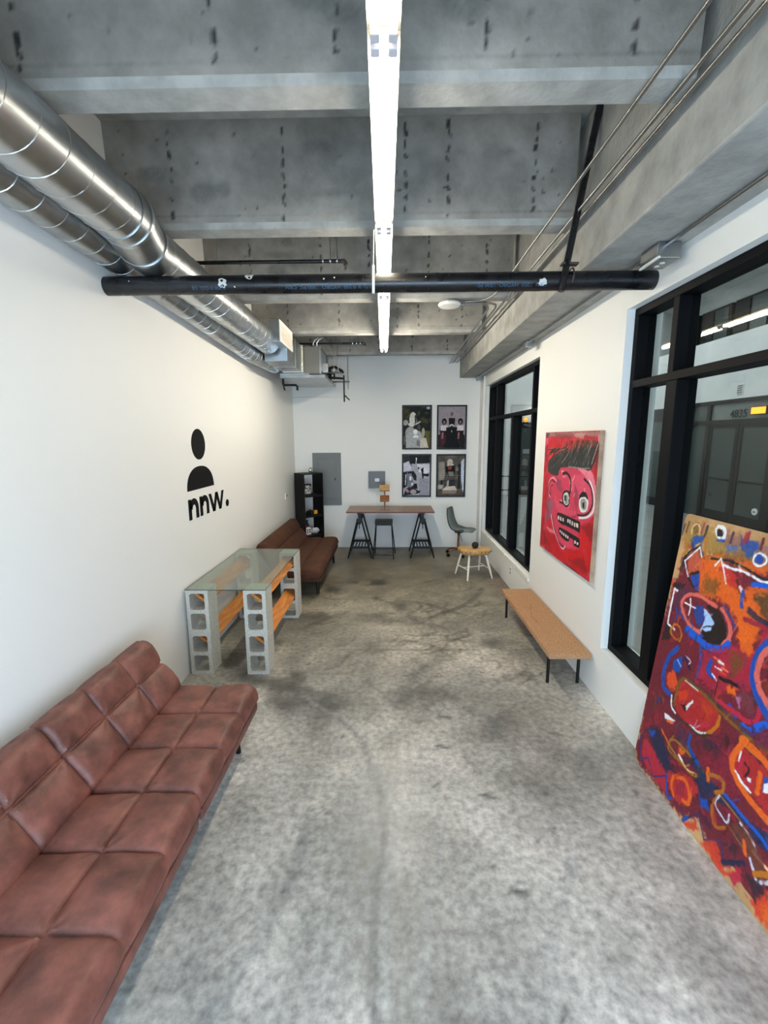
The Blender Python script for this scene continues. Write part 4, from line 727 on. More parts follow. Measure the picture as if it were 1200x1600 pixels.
def p3(c, w, h_):          # studio interior with people sitting
    c.C[:] = (176, 176, 186); Pn(c, [(0, 0), (100, 0), (100, 28), (30, 30), (0, 10)], w, h_, (40, 46, 44), 4); Pn(c, [(0, 0), (22, 0), (32, 40), (24, 30), (0, 26)], w, h_, (66, 68, 70), 4); Pn(c, [(0, 28), (20, 20), (30, 40), (30, 52), (0, 58)], w, h_, (204, 204, 214), 4)
    Pn(c, [(47, 8), (51, 8), (50, 20), (47, 20)], w, h_, (240, 240, 240), 2); Pn(c, [(46, 23), (50, 23), (49, 28), (46, 28)], w, h_, (230, 230, 230), 2); Pn(c, [(52, 32), (98, 32), (100, 60), (76, 66), (60, 60)], w, h_, (214, 214, 220), 5); Pn(c, [(0, 60), (14, 58), (16, 110), (0, 120)], w, h_, (24, 24, 30), 4); Pn(c, [(8, 68), (12, 68), (10, 108), (6, 108)], w, h_, (196, 200, 210), 2)
    Pn(c, [(14, 58), (40, 56), (50, 72), (50, 92), (40, 88), (30, 66), (16, 66)], w, h_, (58, 54, 60), 5); Pn(c, [(16, 66), (30, 70), (38, 96), (20, 120), (14, 110)], w, h_, (130, 134, 140), 6); En(c, 27, 82, 4, 9, w, h_, (232, 232, 238), 3); Pn(c, [(66, 50), (76, 42), (77, 84), (72, 84), (70, 64)], w, h_, (40, 38, 44), 3); En(c, 58, 46, 3, 4, w, h_, (60, 54, 60), 3); Pn(c, [(76, 66), (98, 66), (96, 76), (76, 74)], w, h_, (36, 34, 36), 3)
    c.stroke([(w*.84, h_*.68), (w*.82, h_*.60), (w*.86, h_*.55), (w*.90, h_*.60), (w*.88, h_*.68), (w*.84, h_*.70)], 9, (228, 228, 232), 1); Pn(c, [(60, 80), (96, 84), (98, 145), (60, 145)], w, h_, (150, 150, 158), 10, .6)
    Pn(c, [(28, 100), (52, 102), (54, 120), (34, 122)], w, h_, (40, 38, 44), 4); En(c, 34, 104, 5, 6, w, h_, (206, 206, 212), 3); Pn(c, [(12, 118), (34, 112), (60, 130), (62, 136), (44, 140), (10, 145), (0, 145)], w, h_, (66, 60, 68), 5); Pn(c, [(2, 120), (12, 118), (24, 132), (16, 136)], w, h_, (176, 146, 146), 4); En(c, 38, 132, 12, 9, w, h_, (176, 164, 160), 4); Pn(c, [(50, 132), (66, 126), (64, 132), (54, 138)], w, h_, (24, 22, 28), 3)
def p4(c, w, h_):          # person with cap leaning over a table
    c.C[:] = (112, 106, 100); f = fbm(c.ny, c.nx, 16, 8)[..., None]; c.C *= .75+.5*f; Pn(c, [(4, 24), (26, 22), (28, 84), (4, 90)], w, h_, (156, 148, 142), 6); Pn(c, [(76, 30), (88, 30), (86, 120), (76, 120)], w, h_, (66, 64, 62), 5); Pn(c, [(88, 20), (100, 10), (100, 60), (92, 110), (88, 80)], w, h_, (196, 204, 218), 4); Pn(c, [(94, 60), (100, 50), (100, 135), (94, 130)], w, h_, (216, 224, 238), 3)
    Pn(c, [(30, 36), (64, 36), (66, 64), (56, 74), (36, 66), (30, 60)], w, h_, (34, 28, 26), 5); En(c, 46, 24, 11, 12, w, h_, (190, 184, 176), 3); Pn(c, [(34, 32), (60, 30), (60, 36), (36, 38)], w, h_, (196, 190, 182), 3); En(c, 46, 44, 7, 9, w, h_, (146, 92, 76), 4); En(c, 48, 54, 5, 5, w, h_, (74, 40, 30), 3)
    Pn(c, [(30, 62), (66, 62), (76, 92), (68, 112), (60, 120), (28, 120), (22, 96)], w, h_, (92, 88, 84), 6); Pn(c, [(40, 58), (60, 58), (58, 74), (44, 74)], w, h_, (140, 136, 130), 4); Pn(c, [(44, 84), (66, 84), (62, 116), (40, 118)], w, h_, (74, 72, 70), 4); Pn(c, [(36, 92), (44, 88), (42, 116), (34, 118)], w, h_, (170, 168, 160), 3); Pn(c, [(12, 90), (20, 90), (20, 106), (12, 106)], w, h_, (40, 38, 38), 3)
    Pn(c, [(20, 122), (34, 112), (66, 110), (74, 124), (70, 138), (18, 138)], w, h_, (206, 194, 184), 5); Pn(c, [(2, 106), (22, 106), (20, 120), (2, 122)], w, h_, (178, 172, 164), 5); Pn(c, [(0, 126), (100, 126), (100, 145), (0, 145)], w, h_, (96, 86, 80), 6, .5)
    for i, y in enumerate((72, 80, 86)): c.stroke([((10+i*3)/100*w, h_-y/145*h_), ((84-i*4)/100*w, h_-y/145*h_)], 4, (196, 190, 184), .7)
    c.stroke([(w*.72, h_*.62), (w*.72, h_*.72), (w*.77, h_*.69), (w*.77, h_*.63), (w*.72, h_*.62)], 6, (190, 186, 180), .9); c.stroke([(w*.84, h_*.92), (w*.94, h_*.92), (w*.94, h_*.88), (w*.84, h_*.88), (w*.84, h_*.92)], 4, (176, 170, 166), .7)
poster(.457, 2.26, p1, 'black-framed photo of people outdoors among trees, upper left of the four', 1); poster(1.096, 2.257, p2, 'black-framed photo of four seated people against grey, upper right of the four', 2)
poster(.457, 1.375, p3, 'black-framed photo of people in a white studio room, lower left of the four', 3); poster(1.096, 1.372, p4, 'black-framed photo of a person in a pale cap, lower right of the four', 4)
BOARD=[
["p",[110,25,42],25,1,[[30,1197],[71,1316],[55,1364],[200,1429],[631,1505],[727,1175],[13,831],[14,1055]]],
["p",[110,25,42],25,1,[[-21,900],[711,1229],[878,653],[101,7],[12,258],[-14,541]]],
["p",[110,25,42],25,1,[[29,180],[841,780],[1033,120],[932,64],[816,85],[735,10],[590,106],[468,19],[325,14],[186,26],[53,27]]],
["p",[150,118,50],40,0.7,[[30,1559],[147,1595],[269,1578],[428,1546],[626,1523],[645,1458],[459,1444],[265,1435],[149,1478],[51,1435]]],
["p",[130,80,90],30,0.6,[[313,1587],[415,1587],[550,1575],[611,1575],[626,1523],[506,1511],[336,1512]]],
["p",[226,98,22],25,0.95,[[191,1402],[356,1448],[406,1383],[495,1323],[576,1276],[673,1159],[563,1096],[506,1193],[393,1228],[267,1217],[218,1261]]],
["p",[200,90,60],15,0.9,[[99,1376],[164,1432],[218,1373],[188,1301],[122,1306]]],
["p",[110,78,30],25,0.7,[[266,1326],[364,1323],[359,1238],[260,1239]]],
["p",[226,98,22],20,0.9,[[526,1334],[607,1384],[672,1365],[698,1274],[646,1210],[573,1243]]],
["p",[60,52,24],25,0.8,[[581,1343],[672,1365],[709,1238],[643,1261]]],
["p",[195,40,40],12,0.9,[[327,1393],[396,1414],[480,1373],[480,1328],[422,1331],[379,1374]]],
["p",[16,70,160],10,1,[[147,1288],[216,1323],[229,1228],[183,1230]]],
["p",[16,70,160],12,0.9,[[102,1511],[169,1526],[178,1497],[136,1462],[108,1436]]],
["p",[60,100,190],12,0.8,[[352,1510],[416,1537],[440,1505],[358,1489]]],
["p",[16,70,160],14,0.8,[[441,1571],[471,1583],[540,1568],[512,1491],[456,1520]]],
["p",[226,98,22],20,0.7,[[443,1450],[515,1481],[637,1486],[647,1449],[529,1432]]],
["s",[96,58,28],16,0.85,[[42,1581],[33,1521]]],
["s",[190,40,60],16,0.85,[[114,1588],[105,1530]]],
["s",[40,30,60],16,0.85,[[193,1586],[185,1529]]],
["s",[60,30,50],16,0.85,[[379,1590],[373,1538]]],
["s",[170,40,50],16,0.85,[[459,1602],[454,1552]]],
["s",[150,30,50],16,0.85,[[476,1611],[471,1561]]],
["s",[90,20,40],16,0.85,[[562,1599],[558,1551]]],
["s",[150,60,60],16,0.85,[[164,1598],[156,1541]]],
["s",[78,38,66],16,0.85,[[10,1561],[0,1501]]],
["s",[180,110,30],19,0.8,[[38,1477],[73,1427],[47,1388]]],
["s",[190,110,20],16,0.8,[[201,1533],[211,1475],[238,1415],[306,1434],[349,1469]]],
["s",[150,118,50],6,0.6,[[245,1525],[251,1443]]],
["s",[150,118,50],6,0.6,[[270,1525],[274,1445]]],
["s",[150,118,50],6,0.6,[[293,1526],[298,1448]]],
["s",[150,118,50],6,0.6,[[317,1526],[320,1451]]],
["s",[150,118,50],6,0.6,[[339,1526],[343,1453]]],
["s",[150,118,50],6,0.6,[[362,1527],[365,1456]]],
["s",[150,118,50],6,0.6,[[384,1527],[386,1459]]],
["s",[150,118,50],6,0.6,[[405,1527],[407,1461]]],
["s",[150,118,50],6,0.6,[[426,1528],[428,1464]]],
["s",[150,118,50],6,0.6,[[447,1528],[448,1466]]],
["s",[150,118,50],6,0.6,[[467,1528],[468,1468]]],
["s",[150,118,50],6,0.6,[[487,1528],[488,1471]]],
["z",[22,16,20],14,1,[[80,1332],[60,1365],[103,1422],[170,1467],[200,1429]]],
["z",[236,236,240],9,1,[[132,1274],[99,1318],[74,1356],[171,1463],[200,1414]]],
["s",[22,16,20],12,1,[[269,1424],[343,1439],[430,1446],[514,1438],[596,1422],[654,1425]]],
["z",[236,236,240],10,1,[[309,1398],[338,1443],[367,1399],[407,1329]]],
["s",[236,236,240],14,1,[[366,1415],[425,1414],[493,1421],[561,1413],[612,1406],[656,1420]]],
["s",[236,236,240],20,1,[[277,1603],[319,1594],[325,1561],[304,1542],[274,1561],[263,1594],[276,1605]]],
["p",[22,16,20],4,1,[[263,1585],[302,1593],[314,1555],[276,1550]]],
["s",[16,70,160],14,0.9,[[284,1531],[329,1536]]],
["s",[236,236,240],10,1,[[537,1483],[536,1509],[557,1530],[596,1523],[604,1497],[569,1471],[540,1473]]],
["p",[16,70,160],5,1,[[539,1507],[570,1529],[590,1503],[572,1482],[546,1485]]],
["s",[230,215,190],6,1,[[81,1519],[78,1559],[106,1584],[138,1568],[141,1532]]],
["p",[120,85,30],6,1,[[87,1558],[120,1571],[135,1537],[107,1524]]],
["s",[22,16,20],16,1,[[143,1299],[199,1323]]],
["s",[22,16,20],11,1,[[133,1271],[192,1233]]],
["s",[22,16,20],14,0.6,[[467,1369],[501,1325],[526,1312]]],
["s",[235,190,180],19,1,[[497,1340],[515,1324]]],
["s",[10,88,200],25,1,[[564,1379],[616,1392],[664,1393]]],
["s",[16,70,160],19,1,[[521,1327],[525,1268],[536,1255]]],
["s",[26,30,66],31,0.8,[[576,1255],[646,1231],[711,1229]]],
["s",[150,30,50],25,1,[[571,1204],[658,1210],[719,1202]]],
["p",[22,16,20],16,0.85,[[0,1193],[119,1227],[113,1186],[38,1173]]],
["p",[22,16,20],14,0.85,[[21,954],[91,950],[97,871],[32,840]]],
["p",[78,38,66],16,0.8,[[69,1170],[193,1227],[142,1157],[125,1032],[70,1077]]],
["z",[236,236,240],12,1,[[69,1169],[40,1172],[40,1119],[43,984],[47,951],[114,944]]],
["s",[16,70,160],12,0.8,[[83,1068],[112,1040],[97,994]]],
["s",[16,70,160],15,0.9,[[122,1071],[163,1035],[239,1030]]],
["p",[110,25,42],10,1,[[132,1128],[204,1193],[306,1200],[302,1107],[204,1053]]],
["p",[16,70,160],8,1,[[207,1015],[294,1023],[367,1007],[397,1016],[280,959],[204,968]]],
["p",[16,70,160],14,0.8,[[228,1120],[269,1156],[332,1119],[303,1051],[252,1073]]],
["p",[28,14,14],6,1,[[315,1173],[392,1181],[449,1146],[483,1057],[340,988],[369,1051],[371,1124]]],
["p",[170,200,240],5,1,[[300,1152],[360,1132],[391,1097],[357,1039],[306,1028],[324,1092]]],
["s",[214,100,88],22,1,[[381,1194],[306,1200],[236,1205],[163,1178],[124,1124],[151,1070],[223,1022],[306,1015]]],
["s",[214,100,88],21,1,[[418,1197],[465,1164],[497,1121],[509,1069]]],
["s",[16,70,160],11,0.8,[[428,1213],[491,1175],[522,1144]]],
["s",[236,236,240],10,1,[[186,1164],[200,1122],[199,1073]]],
["s",[236,236,240],9,1,[[152,1126],[198,1127],[239,1128]]],
["s",[190,110,20],12,1,[[103,976],[148,976],[182,932],[150,896]]],
["s",[190,110,20],11,1,[[103,976],[90,923],[130,894]]],
["p",[28,14,14],6,1,[[319,1053],[465,1118],[477,1054],[433,1000],[353,1000]]],
["p",[170,200,240],4,1,[[306,1041],[384,1082],[383,1060],[349,1038]]],
["s",[214,100,88],20,1,[[500,1134],[504,1084],[473,1020]]],
["s",[10,88,200],36,1,[[222,996],[308,979],[394,972],[477,1005],[509,1046]]],
["s",[10,88,200],26,1,[[221,1002],[265,978]]],
["s",[16,70,160],16,1,[[339,950],[359,874],[363,782]]],
["s",[16,70,160],30,1,[[173,855],[119,773],[102,666],[130,584],[196,576]]],
["p",[16,70,160],8,1,[[167,784],[221,826],[235,754],[198,720],[163,734]]],
["s",[170,200,240],8,1,[[194,792],[230,771]]],
["s",[200,200,220],7,1,[[244,844],[292,838],[282,813]]],
["s",[26,30,66],14,1,[[246,839],[299,790]]],
["s",[190,110,20],8,1,[[82,946],[83,912],[139,898],[177,903],[174,955]]],
["p",[230,80,30],14,0.9,[[140,680],[190,715],[237,662],[188,598],[149,623]]],
["p",[185,30,60],25,0.7,[[358,929],[632,1086],[679,1056],[690,890],[627,885],[513,792],[390,778]]],
["p",[226,98,22],16,0.9,[[546,1154],[604,1181],[652,1085],[637,1050],[581,1060]]],
["p",[110,70,30],20,0.8,[[533,1013],[618,1046],[628,991],[575,899]]],
["s",[16,70,160],26,1,[[429,911],[422,859],[459,843]]],
["s",[225,230,240],11,1,[[455,853],[491,838]]],
["s",[240,110,80],11,1,[[444,940],[486,942]]],
["s",[215,62,35],11,1,[[478,929],[519,930]]],
["s",[225,225,220],11,1,[[465,898],[506,900]]],
["s",[240,110,80],11,1,[[505,914],[545,916]]],
["s",[215,62,35],11,1,[[497,892],[537,894]]],
["s",[225,225,220],11,1,[[469,935],[509,937]]],
["s",[30,10,16],20,1,[[507,859],[575,876],[609,879]]],
["s",[30,10,20],7,1,[[501,844],[503,750]]],
["p",[226,98,22],12,1,[[555,847],[619,868],[619,823],[578,820]]],
["s",[16,70,160],26,1,[[601,766],[649,746]]],
["p",[190,150,190],14,0.7,[[616,832],[658,848],[656,790]]],
["p",[110,50,60],16,0.8,[[647,863],[704,888],[736,822],[710,783],[664,807]]],
["s",[185,30,60],24,1,[[513,744],[639,757],[705,757],[756,793],[758,848]]],
["s",[10,88,200],36,1,[[696,723],[740,724],[774,773],[805,806]]],
["s",[16,70,160],36,1,[[727,1175],[686,1092],[679,992],[714,916],[778,861],[819,837]]],
["s",[214,100,88],31,1,[[737,1139],[702,1079],[700,1004],[724,943],[777,903],[811,883]]],
["p",[30,34,60],8,1,[[733,1075],[745,1112],[784,979],[749,1021]]],
["p",[120,40,20],10,1,[[744,997],[784,979],[801,918],[755,941]]],
["p",[170,32,36],8,1,[[276,718],[454,731],[562,681],[524,558],[424,510],[253,524],[239,596]]],
["p",[215,60,25],14,0.8,[[248,628],[323,687],[333,629],[274,578]]],
["p",[190,60,24],20,0.8,[[420,684],[530,689],[493,609]]],
["s",[120,84,20],18,1,[[250,535],[239,596],[267,716],[423,724],[585,703],[704,695],[864,703]]],
["s",[70,60,50],13,0.8,[[309,731],[467,739],[607,724],[742,717]]],
["s",[225,225,215],8,0.9,[[285,717],[392,717]]],
["s",[236,236,240],11,1,[[210,578],[227,520],[266,501]]],
["p",[225,230,225],4,1,[[328,586],[371,650],[375,636],[343,570]]],
["p",[22,16,20],8,1,[[295,572],[326,592],[337,559]]],
["s",[185,30,60],16,1,[[367,521],[447,545],[512,598]]],
["s",[215,215,215],14,1,[[394,508],[456,517],[512,548]]],
["s",[190,110,20],20,1,[[562,681],[558,624],[513,543]]],
["s",[60,45,30],13,1,[[248,479],[374,500],[460,504],[527,550]]],
["p",[236,236,240],4,1,[[181,448],[283,463],[269,446],[197,417]]],
["p",[235,110,40],4,1,[[202,420],[277,452],[274,432],[220,412]]],
["s",[90,60,40],16,0.8,[[78,509],[57,438],[111,415]]],
["p",[60,50,90],8,0.9,[[85,492],[134,509],[135,474],[97,456]]],
["s",[190,110,20],8,0.8,[[128,526],[158,503]]],
["p",[26,30,66],18,0.9,[[73,257],[154,322],[227,298],[324,193],[268,146],[170,211]]],
["p",[16,70,160],12,0.9,[[83,264],[140,298],[149,239],[104,235]]],
["p",[78,38,66],25,0.8,[[279,446],[403,468],[412,384],[320,381]]],
["s",[16,70,160],17,1,[[411,468],[416,400],[471,366],[523,358]]],
["s",[226,98,22],12,1,[[191,342],[264,311],[287,302]]],
["p",[60,30,40],14,0.8,[[455,469],[524,508],[601,507],[568,469]]],
["s",[150,100,30],10,1,[[293,374],[271,289],[327,271],[382,281],[428,279]]],
["s",[150,100,30],10,1,[[308,359],[399,368],[457,355],[523,358]]],
["s",[236,236,240],10,1,[[309,297],[330,293]]],
["s",[236,236,240],10,1,[[364,307],[395,298]]],
["p",[226,98,22],8,1,[[351,344],[401,363],[402,331],[360,317]]],
["s",[80,20,50],8,1,[[622,629],[609,531],[598,469]]],
["p",[185,30,60],10,1,[[702,592],[742,634],[800,625],[814,599],[712,515]]],
["s",[190,110,20],22,1,[[706,668],[716,654],[798,651],[878,653]]],
["s",[226,98,22],16,1,[[716,654],[695,570],[696,501]]],
["s",[236,236,240],7,1,[[722,613],[721,573]]],
["p",[100,30,60],25,0.8,[[700,709],[834,806],[861,712],[785,695]]],
["p",[180,32,55],10,1,[[59,183],[159,186],[245,173],[320,140],[344,31],[398,54],[304,38],[197,35],[88,56]]],
["z",[60,44,110],10,1,[[23,175],[70,42],[131,104],[210,37],[306,127],[349,36],[397,58]]],
["s",[16,70,160],16,1,[[310,132],[351,29],[397,58]]],
["z",[60,40,90],10,1,[[438,75],[500,25],[580,136],[648,47],[741,136],[777,49],[879,167]]],
["s",[16,70,160],19,1,[[493,11],[514,48]]],
["s",[26,30,66],22,1,[[775,54],[873,160]]],
["p",[26,30,66],20,0.85,[[100,232],[265,268],[322,210],[444,229],[556,340],[624,308],[590,231],[450,210],[306,145],[157,193]]],
["p",[195,40,40],14,0.9,[[323,168],[468,258],[547,240],[485,102],[396,61],[331,106]]],
["s",[226,98,22],20,1,[[361,166],[360,114],[391,74]]],
["s",[226,98,22],22,1,[[379,182],[448,216],[494,176],[501,121],[462,105]]],
["p",[150,25,50],14,1,[[386,162],[444,196],[473,140],[407,97]]],
["s",[150,110,30],13,1,[[276,310],[308,360],[400,364],[508,363],[544,346],[491,285],[381,283],[285,283]]],
["s",[236,236,240],10,1,[[363,302],[396,291]]],
["s",[235,180,120],9,1,[[401,292],[449,282],[523,316]]],
["p",[28,44,80],14,0.9,[[394,417],[528,364],[592,349],[684,348],[833,345],[955,387],[981,297],[890,306],[745,317],[649,286],[530,295]]],
["s",[16,70,160],22,1,[[407,411],[448,386],[508,363]]],
["s",[10,88,200],19,0.9,[[700,354],[818,344],[924,335],[976,317]]],
["p",[130,26,50],20,0.8,[[508,426],[683,521],[792,431],[695,372],[548,365]]],
["s",[226,98,22],24,1,[[569,390],[586,336]]],
["s",[170,100,30],20,1,[[584,373],[666,406],[681,359],[640,315]]],
["s",[170,90,20],16,1,[[669,341],[646,237],[685,170],[743,213]]],
["p",[16,70,160],8,1,[[557,209],[605,245],[639,200],[586,181]]],
["s",[200,200,215],10,1,[[672,329],[660,266],[716,245],[746,245],[746,288]]],
["s",[160,100,50],12,1,[[681,330],[778,319],[829,307]]],
["s",[200,205,220],10,1,[[806,305],[880,289],[911,260]]],
["s",[120,80,50],13,1,[[753,237],[840,219],[896,210]]],
["z",[205,205,220],14,1,[[893,207],[931,167],[954,138]]],
["s",[240,190,140],12,1,[[900,248],[945,243],[986,243]]],
["s",[200,200,215],17,1,[[959,158],[1007,208]]],
["p",[110,60,40],14,0.8,[[766,250],[831,301],[913,276],[985,222],[960,166],[886,220]]],
["s",[226,98,22],19,1,[[847,248],[869,201]]],
["s",[190,110,20],24,1,[[931,167],[999,238]]],
["p",[170,35,40],12,1,[[687,538],[728,620],[811,625],[892,607],[938,448],[858,465],[773,470],[700,492]]],
["s",[226,98,22],35,1,[[721,670],[799,663],[881,643]]],
["s",[226,98,22],33,1,[[719,648],[687,538],[731,475],[820,443],[896,433],[944,428]]],
["s",[236,236,240],13,1,[[722,503],[769,481],[817,475]]],
["s",[236,236,240],9,1,[[723,609],[722,559]]],
["p",[236,236,240],3,1,[[784,524],[804,532],[806,514],[792,511]]],
["s",[50,10,30],13,1,[[757,574],[784,562],[774,519]]],
["s",[226,98,22],24,1,[[839,589],[847,502]]],
["p",[16,70,160],8,1,[[857,590],[888,604],[901,557],[868,527]]],
["p",[236,236,240],4,1,[[865,564],[889,588],[896,540],[872,525]]],
["s",[185,30,60],19,1,[[739,581],[727,515]]],
["p",[215,62,35],16,0.9,[[639,14],[724,104],[782,32],[845,97],[874,80],[829,42],[762,-20],[716,12]]],
["p",[215,62,35],14,0.9,[[487,-4],[576,85],[605,58],[530,-2]]],
["p",[215,62,35],20,1,[[938,44],[1012,193],[1058,33],[988,23]]],
["p",[185,30,60],20,0.9,[[814,39],[867,129],[881,59],[856,8]]],
["p",[50,25,40],20,0.9,[[900,123],[963,156],[995,140],[961,65]]],
["p",[226,98,22],20,0.9,[[990,66],[1030,130],[1061,23],[1032,38]]],
["p",[60,30,40],14,0.8,[[751,132],[828,207],[823,144]]]]
